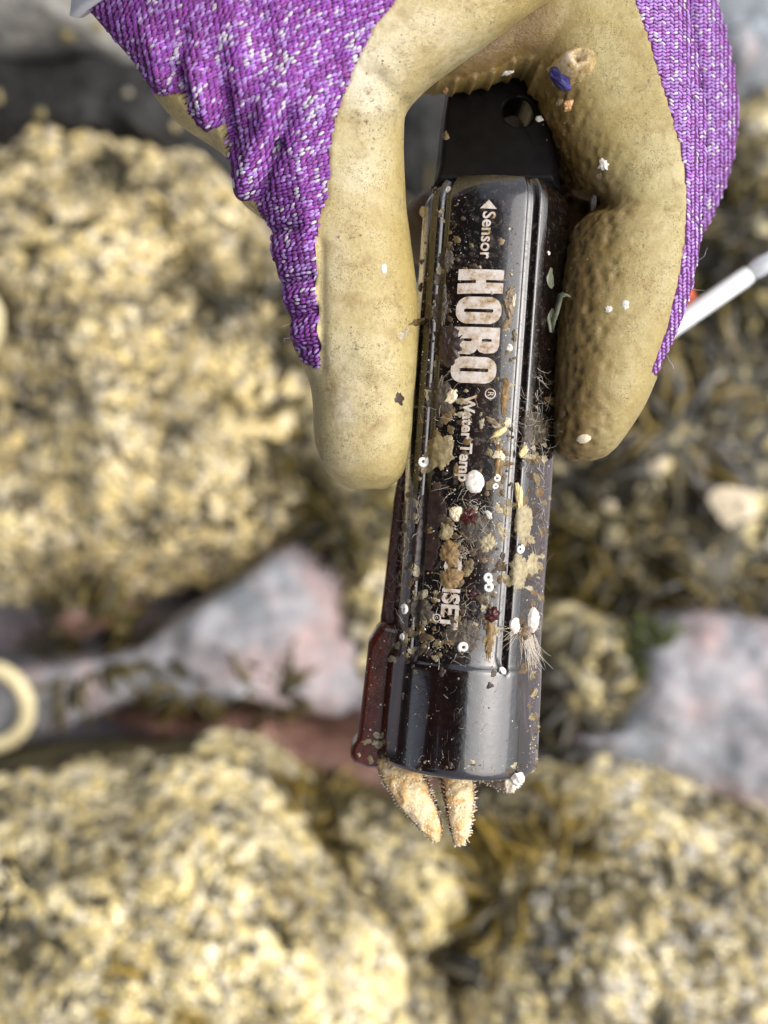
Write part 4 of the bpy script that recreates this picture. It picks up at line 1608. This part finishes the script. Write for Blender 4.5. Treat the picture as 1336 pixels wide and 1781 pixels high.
M_TUBE = growth_mat('worm_tube_white', (0.82, 0.78, 0.72), 0.4, 0.12, 2200, 0.0001)


def worm_tube(px, py, r, label, spin=0.0, mat=None):
    """a white coiled tube: one and a half turns of a tapering pipe"""
    rad = r * PX
    V, F = [], []
    m, n = 40, 8
    for j in range(m + 1):
        f = j / m
        a = f * 2 * math.pi * 1.55
        cr = rad * (0.66 - 0.34 * (1 - f) ** 1.0 * 0.9)
        tr = rad * (0.16 + 0.22 * f)
        c = Vector((cr * math.cos(a), cr * math.sin(a), tr * 0.8 + rad * 0.12 * (1 - f)))
        for i in range(n):
            b = 2 * math.pi * i / n
            d = Vector((math.cos(a) * math.cos(b), math.sin(a) * math.cos(b), math.sin(b)))
            V.append(tuple(c + d * tr))
    for j in range(m):
        for i in range(n):
            F.append((j * n + i, j * n + (i + 1) % n, (j + 1) * n + (i + 1) % n, (j + 1) * n + i))
    F.append(tuple(range(n))[::-1])
    o = mesh_obj('worm_tube', V, F, mat or M_TUBE)
    put(o, px, py, 0.0, spin)
    return tag(o, label, 'worm tube', 'tiny white coiled worm tubes')


for a_ in ((735, 803, 11, 'white coiled worm tube beside the olive sponge near the thumb tip'), (849, 1004, 9.5, 'upper of the paired white worm tubes beside the right groove'),
           (849, 1021, 9.5, 'lower of the paired white worm tubes beside the right groove'), (706, 1060, 10, 'brown stained worm tube on the lower left rail'),
           (781, 330, 7, 'tiny white worm tube near the top left of the logger face'), (806, 1126, 10, 'cream worm tube just above the cap'),
           (702, 1108, 7, 'small white worm tube at the lower end of the left rail'),
           (864, 832, 7, 'white worm tube in the right groove beside the white disc shell'), 
           (862, 846, 6, 'tiny white worm tube in the right groove, lowest of a cluster'), (903, 955, 9, 'white worm tube between the two pale sponges on the right side'),
           (873, 1168, 8, 'cream worm tube on the edge of the cap below the right groove')):
    worm_tube(*a_, spin=random.uniform(0, 360))


def chip(px, py, rx, ry, h, mat, label, spin=0, lean=0, cat='shell bit', name='shell_fragment', seed=0, jag=0.25, lift=-0.0002, group=None, point=0.0, n=14):
    """an irregular flat shard: faceted outline, domed"""
    V, F = [], []
    h *= 0.7
    rr = random.Random(seed * 77 + 5)
    outl = []
    for i in range(n):
        a = 2 * math.pi * i / n
        k = 1 + rr.uniform(-jag, jag)
        x, y = rx * PX * k * math.cos(a), ry * PX * k * math.sin(a)
        if point:
            x *= 1 - point * max(0.0, -math.sin(a))
        outl.append((x, y))
    lay = [(1.0, 0.0), (0.97, h * 0.55), (0.6, h * 0.95), (0.15, h)]
    for f, z in lay:
        for x, y in outl:
            V.append((x * f, y * f, z + rr.uniform(-.12, .12) * h * (z > 0)))
    for j in range(3):
        for i in range(n):
            F.append((j * n + i, j * n + (i + 1) % n, (j + 1) * n + (i + 1) % n, (j + 1) * n + i))
    F.append(tuple(3 * n + i for i in range(n)))
    F.append(tuple(range(n))[::-1])
    o = mesh_obj(name, V, F, mat, None, jag < 0.13)
    put(o, px, py, lift, spin, lean)
    return tag(o, label, cat, group)


SW = growth_mat('shell_white', (0.76, 0.70, 0.62), 0.4, 0.3, 1500, 0.0003, 0.1)
SY = growth_mat('shell_yellow', (0.74, 0.58, 0.28), 0.35, 0.25, 900, 0.0002, 0.1)
SC_ = growth_mat('shell_cream', (0.74, 0.62, 0.42), 0.4, 0.2, 900, 0.0002, 0.1)
SO = growth_mat('shell_orange', (0.72, 0.42, 0.20), 0.4, 0.3, 900, 0.0002, 0.1)
SR = growth_mat('anemone_red', (0.05, 0.006, 0.005), 0.12, 0.6, 800, 0.0003, 0.1)
SB = growth_mat('mussel_blue', (0.035, 0.030, 0.14), 0.25, 0.6, 500, 0.0003)
SG = growth_mat('chip_brown', (0.24, 0.17, 0.10), 0.4, 0.5, 1300, 0.0003)
for a_, k_ in (((826, 838, 16, 19, 0.0007, SW, 'smooth white disc shell beside the end of the word Temp'), dict(jag=0.06, n=22)),
               ((737, 369, 8, 14, 0.0012, SY, 'yellow shell grain on the upper left edge of the logger'), dict(jag=0.15)),
               ((793, 893, 12, 13, 0.0012, SC_, 'cream shell beside the red anemone in the middle of the logger'), dict(jag=0.15)),
               ((668, 467, 6, 9, 0.0006, SW, 'small white shell bit on the tan thumb'), dict(jag=0.12)),
               ((1088, 530, 6, 7, 0.0006, SW, 'right one of two white specks on the index finger'), {}),
               ((1058, 538, 6, 6, 0.0005, SW, 'left one of two white specks on the index finger'), {}),
               ((1015, 763, 12, 8, 0.0009, SC_, 'cream oval shell on the tip of the index finger'), dict(jag=0.1, spin=20)),
               ((1040, 352, 9, 20, 0.0010, SW, 'white pointed shell shard stuck in the crease of the index finger'), dict(jag=0.15, point=0.6, spin=12, lean=-15, lift=0.0004)),
               ((990, 184, 10, 11, 0.0012, SO, 'orange white shell bit below the blue shell on the index finger'), dict(jag=0.25)),
               ((972, 178, 8, 7, 0.0008, SG, 'small brown chip left of the orange shell bit'), {}),
               ((938, 207, 7, 7, 0.0008, SW, 'pinkish white chip on the inner edge of the index finger'), {}),
               ((1050, 287, 9, 9, 0.0010, SW, 'jagged white chip above the crease of the index finger'), dict(jag=0.4)),
               ((1044, 305, 7, 8, 0.0008, SG, 'brown chip under the jagged white chip on the finger'), {}),
               ((882, 126, 14, 5, 0.0008, SW, 'white sliver under the ridged fold above the logger'), dict(spin=25, lean=10)),
               ((955, 440, 4, 5, 0.0004, SW, 'white speck on the dark right side of the logger'), {}),
               ((776, 158, 5, 14, 0.0006, SO, 'pink strip beside the top left of the sensor end'), {}),
               ((1002, 395, 6, 5, 0.0005, SG, 'brown grain on the grip side of the index finger'), {}),
               ((980, 720, 6, 9, 0.0006, SG, 'pinkish brown grain low on the grip side of the index finger'), {}),
               ((868, 752, 6, 17, 0.0010, SY, 'long yellow seed shell across the right groove'), dict(spin=-58, point=0.5)),
               ((881, 735, 6, 9, 0.0012, SC_, 'cream round end shell above the yellow seed shell'), dict(spin=-20)),
               ((857, 733, 5, 12, 0.0009, SG, 'dark brown seed shell beside the yellow one'), dict(spin=60)),
               ((886, 510, 6, 13, 0.0010, SG, 'upper brown flake beside the second big letter'), dict(spin=-25, jag=0.3)),
               ((884, 536, 8, 19, 0.0012, SG, 'long brown flake beside the second big letter'), dict(spin=10, jag=0.3)),
               ((893, 524, 4, 12, 0.0008, SC_, 'thin pale flake on the right of the brown flakes'), dict(spin=-8, jag=0.3)),
               ((881, 562, 5, 12, 0.0010, SG, 'lower brown flake pointing left beside the third letter'), dict(spin=-40, jag=0.3)),
               ((895, 583, 4, 11, 0.0009, SG, 'dark flake at the edge of the right groove'), dict(spin=10, jag=0.3)),
               ((886, 604, 6, 6, 0.0008, SW, 'pinkish white grain below the brown flakes'), {}),
               ((872, 420, 6, 6, 0.0006, SG, 'small dark chip right of the word Sensor'), {}),
               ((785, 690, 9, 15, 0.0008, SC_, 'pale chip left of the start of the word Water'), dict(spin=-30, jag=0.3)),
               ((912, 785, 7, 10, 0.0007, SY, 'yellow chip on the right side below the hairy scum'), dict(spin=-40, jag=0.3)),
               ((902, 860, 6, 22, 0.0007, SY, 'yellow straw shaped bit above the upper pale sponge'), dict(spin=5, jag=0.2)),
               ((924, 1078, 12, 20, 0.0020, SW, 'lumpy white barnacle at the lower right side of the logger'), dict(jag=0.3)),
               ((896, 1088, 10, 12, 0.0010, SW, 'pale blue white shell left of the white barnacle'), dict(jag=0.2)),
               ((910, 1100, 7, 11, 0.0018, SG, 'rusty brown growth between the two white shells'), dict(jag=0.3)),
               ((850, 895, 5, 8, 0.0007, SW, 'white grain right of the red anemone'), dict(spin=20)),
               ((868, 795, 9, 12, 0.0009, SC_, 'cream chip in the groove above the white tube cluster'), dict(jag=0.35)),
               ((898, 1352, 11, 14, 0.0020, SW, 'white lump under the right edge of the cap'), dict(jag=0.25))):
    chip(*a_, seed=a_[0] + a_[1], **k_)
chip(815, 900, 15, 13, 0.0014, SR, 'dark red anemone in the middle of the lower logger', cat='anemone', name='anemone', seed=1, jag=0.3, n=18)
chip(856, 1069, 13, 13, 0.0016, SR, 'dark red anemone in the lower right groove', cat='anemone', name='anemone', seed=2, jag=0.25, n=18)
chip(822, 1033, 6, 5, 0.0008, SR, 'tiny dark red anemone left of the paired worm tubes', cat='anemone', name='anemone', seed=3, jag=0.2, n=18)

# lump of barnacle with a blue mussel shard on the index finger
p, nn = surf(1000, 115)
lump = empty('barnacle_lump', p)
tag(lump, 'tan barnacle lump with a blue mussel shard on the index finger', 'barnacle')
V, F = [], []
n, m = 30, 8
for j in range(m + 1):
    f = j / m
    for i in range(n):
        a = 2 * math.pi * i / n
        k = 1 + (0.16 if i % 3 == 0 else -0.04) * sm(0.5, 1.0, f) + 0.15 * math.sin(2 * a + 1)
        r_ = 40 * PX * f * k
        z = 0.0055 * (1 - f ** 2.2) - 0.0022 * math.exp(-(f / 0.25) ** 2) + 0.0004 * fbm(Vector((f * 3, a * 2, 1)), 3)
        V.append((p.x + r_ * math.cos(a) * 0.9, p.y + r_ * math.sin(a) * 0.95, p.z + z - 0.0012))
for j in range(m):
    for i in range(n):
        F.append((j * n + i, j * n + (i + 1) % n, (j + 1) * n + (i + 1) % n, (j + 1) * n + i))
t = NT('barnacle_lump_tan')
n1 = t.noise(420, 5, 0.7)
t.set(Base_Color=t.ramp(n1, [(0.32, (0.16, 0.09, 0.03)), (0.5, (0.48, 0.35, 0.16)), (0.66, (0.60, 0.52, 0.42))]), Roughness=0.4)
t.bump(n1, 0.8, 0.0008)
adopt(mesh_obj('base', V, F, t.m), lump)
sh = chip(984, 142, 13, 27, 0.0022, SB, 'x', spin=38, lean=-12, name='mussel_shard', seed=9, jag=0.14, lift=0.0012, point=0.3)
for k in ('label', 'category'):
    del sh[k]
bpy.context.view_layer.update()
sh.data.transform(sh.matrix_world.copy())
sh.matrix_world = Matrix.Identity(4)
adopt(sh, lump)

# curled scrap of weed caught between the logger and the finger
scr_pts = [((957, 466), (961, 467)), ((947, 484), (966, 480)), ((940, 500), (969, 498)), ((943, 520), (970, 518)), ((948, 540), (968, 540)), ((953, 560), (963, 562)), ((957, 578), (960, 579))]
V, F = [], []
m = 8
for j, (a, b) in enumerate(scr_pts):
    for i in range(m + 1):
        f = i / m
        x, y = a[0] + (b[0] - a[0]) * f, a[1] + (b[1] - a[1]) * f
        p, nn = surf(x, y)
        p = U(x, y, 0.0075 + 0.0012 * math.sin(f * 3.1) + 0.0006 * math.sin(j * 1.3) - 0.003 * f)
        V.append(tuple(p))
nr = len(scr_pts)
for j in range(nr - 1):
    for i in range(m):
        F.append((j * (m + 1) + i, j * (m + 1) + i + 1, (j + 1) * (m + 1) + i + 1, (j + 1) * (m + 1) + i))
b = len(V)
strip = [(958, 574, 0.007), (962, 556, 0.0082), (968, 540, 0.0086), (972, 524, 0.0086), (974, 514, 0.009), (982, 511, 0.0095), (990, 513, 0.010)]
for k, (x, y, z) in enumerate(strip):
    for sgn in (-1, 1):
        V.append(tuple(U(x + sgn * 3.2, y + sgn * 2.6, z + sgn * 0.0005)))
for k in range(len(strip) - 1):
    F.append((b + 2 * k, b + 2 * k + 1, b + 2 * k + 3, b + 2 * k + 2))
o = mesh_obj('seaweed_scrap', V, F, simple('scrap_green', (0.22, 0.23, 0.15), 0.35, 0.35, 700, 0.0002))
sd = o.modifiers.new('s', 'SOLIDIFY')
sd.thickness = 0.0002
tag(o, 'curled grey green scrap of weed between the logger and the index finger', 'seaweed')

# grit, sand and fine hairs: too many to count
V, F, C = [], [], []
oct_v = [(1, 0, 0), (-1, 0, 0), (0, 1, 0), (0, -1, 0), (0, 0, 1), (0, 0, -1)]
oct_f = [(0, 2, 4), (2, 1, 4), (1, 3, 4), (3, 0, 4), (2, 0, 5), (1, 2, 5), (3, 1, 5), (0, 3, 5)]


def grain(p, nn, s, c):
    b = len(V)
    q = nn.to_track_quat('Z', 'Y').to_matrix()
    sc = Vector((s * random.uniform(.6, 1.4), s * random.uniform(.6, 1.4), s * random.uniform(.4, .9)))
    rot = Matrix.Rotation(random.uniform(0, 6.28), 3, 'Z')
    for v in oct_v:
        V.append(tuple(p + q @ (rot @ Vector((v[0] * sc.x, v[1] * sc.y, v[2] * sc.z)))))
    F.extend([tuple(i + b for i in f) for f in oct_f])
    C.extend([c] * 6)


GC = [(0.36, 0.27, 0.14), (0.55, 0.48, 0.38), (0.22, 0.14, 0.06), (0.10, 0.065, 0.03), (0.14, 0.09, 0.04), (0.30, 0.20, 0.08), (0.72, 0.68, 0.60)]


def grit_zone(n, f, smin, smax, cols=GC):
    for _ in range(int(n * 0.8)):
        x, y = f()
        p, nn = surf(x, y)
        if p is None:
            continue
        grain(p, nn, (smin * 0.8 + (smax - smin) * random.random() ** 2.5) * PX * (1 if random.random() < 0.9 else 1.8), random.choice(cols))


def gauss_at(x, y, sx, sy):
    return lambda: (random.gauss(x, sx), random.gauss(y, sy))


def band(x0, y0, x1, y1, s):
    def f():
        t_ = random.random()
        return x0 + (x1 - x0) * t_ + random.gauss(0, s), y0 + (y1 - y0) * t_ + random.gauss(0, s)
    return f


grit_zone(420, band(742, 380, 690, 1130, 9), 0.5, 1.6)
grit_zone(420, band(892, 380, 852, 1160, 5), 0.6, 2.2)
grit_zone(300, band(795, 340, 770, 620, 16), 0.4, 1.3)
grit_zone(320, gauss_at(770, 780, 28, 90), 0.5, 1.6)
grit_zone(380, gauss_at(770, 1000, 36, 80), 0.5, 1.8)
grit_zone(260, gauss_at(730, 1110, 34, 26), 0.6, 2.2)
grit_zone(260, gauss_at(835, 920, 26, 50), 0.6, 2.0)
grit_zone(260, band(925, 700, 925, 1090, 12), 0.5, 1.7)
grit_zone(240, band(936, 1090, 926, 1330, 4), 0.7, 2.0)
grit_zone(110, lambda: (random.uniform(665, 925), random.uniform(1170, 1345)), 0.4, 1.2)
grit_zone(120, band(640, 1100, 655, 1335, 8), 0.5, 1.6)
grit_zone(160, band(690, 1325, 930, 1340, 6), 0.5, 1.6)
grit_zone(160, band(975, 200, 1010, 330, 14), 0.5, 1.5, [(0.30, 0.2, 0.1), (0.5, 0.4, 0.3), (0.16, 0.10, 0.05)])
grit_zone(160, band(1000, 420, 985, 740, 12), 0.5, 1.6, [(0.35, 0.22, 0.1), (0.5, 0.38, 0.25), (0.18, 0.11, 0.05)])
grit_zone(70, band(660, 130, 640, 800, 40), 0.4, 0.9, [(0.10, 0.07, 0.03)])
grit_zone(260, gauss_at(680, 170, 45, 60), 0.4, 1.5, [(0.09, 0.06, 0.03), (0.05, 0.04, 0.025), (0.16, 0.11, 0.05)])
grit_zone(140, gauss_at(740, 70, 60, 40), 0.4, 1.1, [(0.09, 0.06, 0.03), (0.16, 0.11, 0.05)])
grit_zone(220, gauss_at(590, 400, 30, 110), 0.3, 0.8, [(0.06, 0.045, 0.02), (0.12, 0.08, 0.03)])
grit_zone(160, gauss_at(660, 700, 40, 90), 0.3, 0.7, [(0.08, 0.055, 0.02)])
grit_zone(200, gauss_at(1120, 420, 30, 150), 0.3, 0.9, [(0.09, 0.065, 0.03)])
o = mesh_obj('grit', V, F, M_SPINE, None, False, C)
tag(o, 'fine sand and shell grit sticking to the wet logger', None, None, 'stuff')

V, F, C = [], [], []


def hair(x, y, ang, L, w, c, curl=0.3, up=0.3):
    p, nn = surf(x, y)
    if p is None:
        return
    d = Vector((math.cos(ang), math.sin(ang), 0))
    d = (d - nn * d.dot(nn)).normalized() + nn * up
    b = len(V)
    m = 6
    q = p.copy()
    for j in range(m + 1):
        f = j / m
        s = d.cross(nn)
        s = s.normalized() if s.length > 1e-6 else Vector((1, 0, 0))
        for k in range(3):
            a = k * 2.094
            V.append(tuple(q + (s * math.cos(a) + nn * math.sin(a)) * (w * (1 - 0.7 * f))))
            C.append(c)
        d = (d + Vector((random.gauss(0, curl), random.gauss(0, curl), random.gauss(0, curl * .4) - up * 0.25))).normalized()
        q = q + d * (L / m)
    for j in range(m):
        for k in range(3):
            F.append((b + j * 3 + k, b + j * 3 + (k + 1) % 3, b + (j + 1) * 3 + (k + 1) % 3, b + (j + 1) * 3 + k))


HC = [(0.55, 0.50, 0.42), (0.40, 0.32, 0.20), (0.65, 0.62, 0.56), (0.25, 0.18, 0.10)]


def hair_zone(n, f, L, w=0.00004, ang=None, curl=0.3, cols=HC):
    for _ in range(n):
        x, y = f()
        hair(x, y, random.uniform(0, 6.28) if ang is None else random.gauss(*ang), L * random.uniform(.4, 1.3), w, random.choice(cols), curl)


hair_zone(70, gauss_at(918, 1108, 6, 6), 0.0052, 0.00005, (R(-85), 0.35), 0.10, [(0.62, 0.56, 0.46)])
hair_zone(26, gauss_at(905, 1092, 5, 5), 0.0048, 0.00005, (R(190), 0.3), 0.10, [(0.58, 0.46, 0.32)])
hair_zone(120, gauss_at(830, 915, 20, 28), 0.0024)
hair_zone(70, gauss_at(805, 960, 12, 40), 0.0018)
hair_zone(110, gauss_at(928, 755, 16, 34), 0.0030)
hair_zone(120, band(940, 640, 935, 1080, 8), 0.0026)
hair_zone(90, gauss_at(790, 1080, 26, 34), 0.0022)
hair_zone(60, band(716, 850, 695, 1100, 8), 0.0026)
hair_zone(50, gauss_at(790, 700, 30, 40), 0.0022)
hair_zone(50, lambda: (random.uniform(680, 900), random.uniform(1190, 1340)), 0.0016, 0.000025, None, 0.5)
hair_zone(30, band(800, 860, 850, 870, 20), 0.0026)
o = mesh_obj('algae_hairs', V, F, M_SPINE, None, True, C)
tag(o, 'fine pale algae hairs growing over the logger', None, None, 'stuff')

# loose fibres of the glove's knit
V, F, C = [], [], []
for x, y, a, L in ((1205, 470, R(20), 0.0042), (1152, 612, R(-40), 0.0036), (512, 560, R(130), 0.0022), (508, 585, R(200), 0.0018), (1198, 500, R(-10), 0.0026), (488, 470, R(170), 0.0016)):
    for _ in range(6):
        pass
    h = cast(KBVH, x, y)
    k = 0
    while h[0] is None and k < 30:
        x += -2 if x > 900 else 2
        h = cast(KBVH, x, y)
        k += 1
    if h[0] is None:
        continue
    p = h[0]
    d = Vector((math.cos(a), math.sin(a), 0.1))
    b = len(V)
    m = 10
    for j in range(m + 1):
        for q in range(3):
            V.append(tuple(p + Vector((0.00003 * math.cos(q * 2.1), 0.00003 * math.sin(q * 2.1), 0))))
            C.append((0.6, 0.5, 0.62))
        d = (d + Vector((random.gauss(0, .35), random.gauss(0, .35), 0))).normalized()
        p = p + d * (L / m)
    for j in range(m):
        for q in range(3):
            F.append((b + j * 3 + q, b + j * 3 + (q + 1) % 3, b + (j + 1) * 3 + (q + 1) % 3, b + (j + 1) * 3 + q))
o = mesh_obj('loose_fibres', V, F, M_STITCH, None, True, C)
o['kind'] = 'stuff'
adopt(o, glove)

# ------------------------------------------------------------------ white rod behind the hand, loops of cord
def rod(name, a, b, prof, mat, parent, n=32):
    d = (b - a).normalized()
    s1 = d.cross(Vector((0, 0, 1))).normalized()
    s2 = s1.cross(d)
    V, F = [], []
    L = (b - a).length
    for f, r in prof:
        for i in range(n):
            t_ = 2 * math.pi * i / n
            V.append(tuple(a + d * (L * f) + s1 * (r * math.cos(t_)) + s2 * (r * math.sin(t_))))
    for j in range(len(prof) - 1):
        for i in range(n):
            F.append((j * n + i, j * n + (i + 1) % n, (j + 1) * n + (i + 1) % n, (j + 1) * n + i))
    o = mesh_obj(name, V, F, mat)
    if parent:
        adopt(o, parent)
    return o


ZR = -0.055
ra, rb, rc = U(1040, 660, ZR), U(1302, 478, ZR), U(1500, 350, ZR)
rd = empty('marker_rod', ra)
tag(rd, 'white plastic rod with a clear end sticking out behind the index finger', 'rod')
M_ROD = simple('rod_white', (0.80, 0.82, 0.80), 0.35, 0.05, 300, 0.0001)
t = NT('rod_clear')
t.set(Base_Color=(0.75, 0.78, 0.80), Roughness=0.12)
t.b.inputs['Transmission Weight'].default_value = 0.7
M_CLEAR = t.m
rw = 16.5 * PX * (CAM_Z - ZR) / CAM_Z
rod('shaft', ra, rb, [(0, 0.0001), (0, rw * 0.9), (0.01, rw), (0.97, rw), (0.985, rw * 0.93), (1.0, rw * 0.93), (1.0, 0.0001)], M_ROD, rd)
rod('clear_end', rb, rc, [(0, 0.0001), (0.0, rw * 0.80), (0.05, rw * 0.85), (0.07, rw * 0.95), (0.12, rw * 1.0), (0.2, rw * 0.92), (0.95, rw * 0.95), (1.0, rw * 0.6), (1.0, 0.0001)], M_CLEAR, rd)
# orange tag behind the rod
tag(prism([(1165, 498), (1204, 500), (1214, 520), (1196, 560), (1160, 565), (1140, 530)], -0.062, -0.058, simple('orange_plastic', (0.72, 0.10, 0.02), 0.4, 0.15, 200, 0.0002), 'plastic_tag'),
    'small orange plastic tag behind the white rod and the glove', 'tag')


def loop_cord(cx, cy, rx, ry, tube_px, z, mat, label):
    c = U(cx, cy, z)
    k = PX * (CAM_Z - z) / CAM_Z
    V, F = [], []
    m, n = 72, 14
    for j in range(m):
        a = 2 * math.pi * j / m
        p = c + Vector((rx * k * math.cos(a), ry * k * math.sin(a), 0.002 * math.sin(2 * a)))
        o_ = Vector((math.cos(a), math.sin(a), 0))
        for i in range(n):
            b = 2 * math.pi * i / n
            V.append(tuple(p + o_ * (tube_px * k * math.cos(b)) + Vector((0, 0, tube_px * k * 0.9 * math.sin(b)))))
    for j in range(m):
        for i in range(n):
            F.append((j * n + i, j * n + (i + 1) % n, ((j + 1) % m) * n + (i + 1) % n, ((j + 1) % m) * n + i))
    return tag(mesh_obj('cord_loop', V, F, mat), label, 'cord')


M_CORD = simple('cord_yellow', (0.84, 0.72, 0.42), 0.45, 0.1, 200, 0.0003)
loop_cord(-18, 1230, 66, 68, 14, land(20, 1225).z + 0.006, M_CORD, 'pale yellow loop of tubing lying at the left edge on the pinkish slab')
loop_cord(-62, 556, 58, 60, 11, land(2, 556).z + 0.006, M_CORD, 'pale yellow loop just cut off by the left edge beside the big boulder')
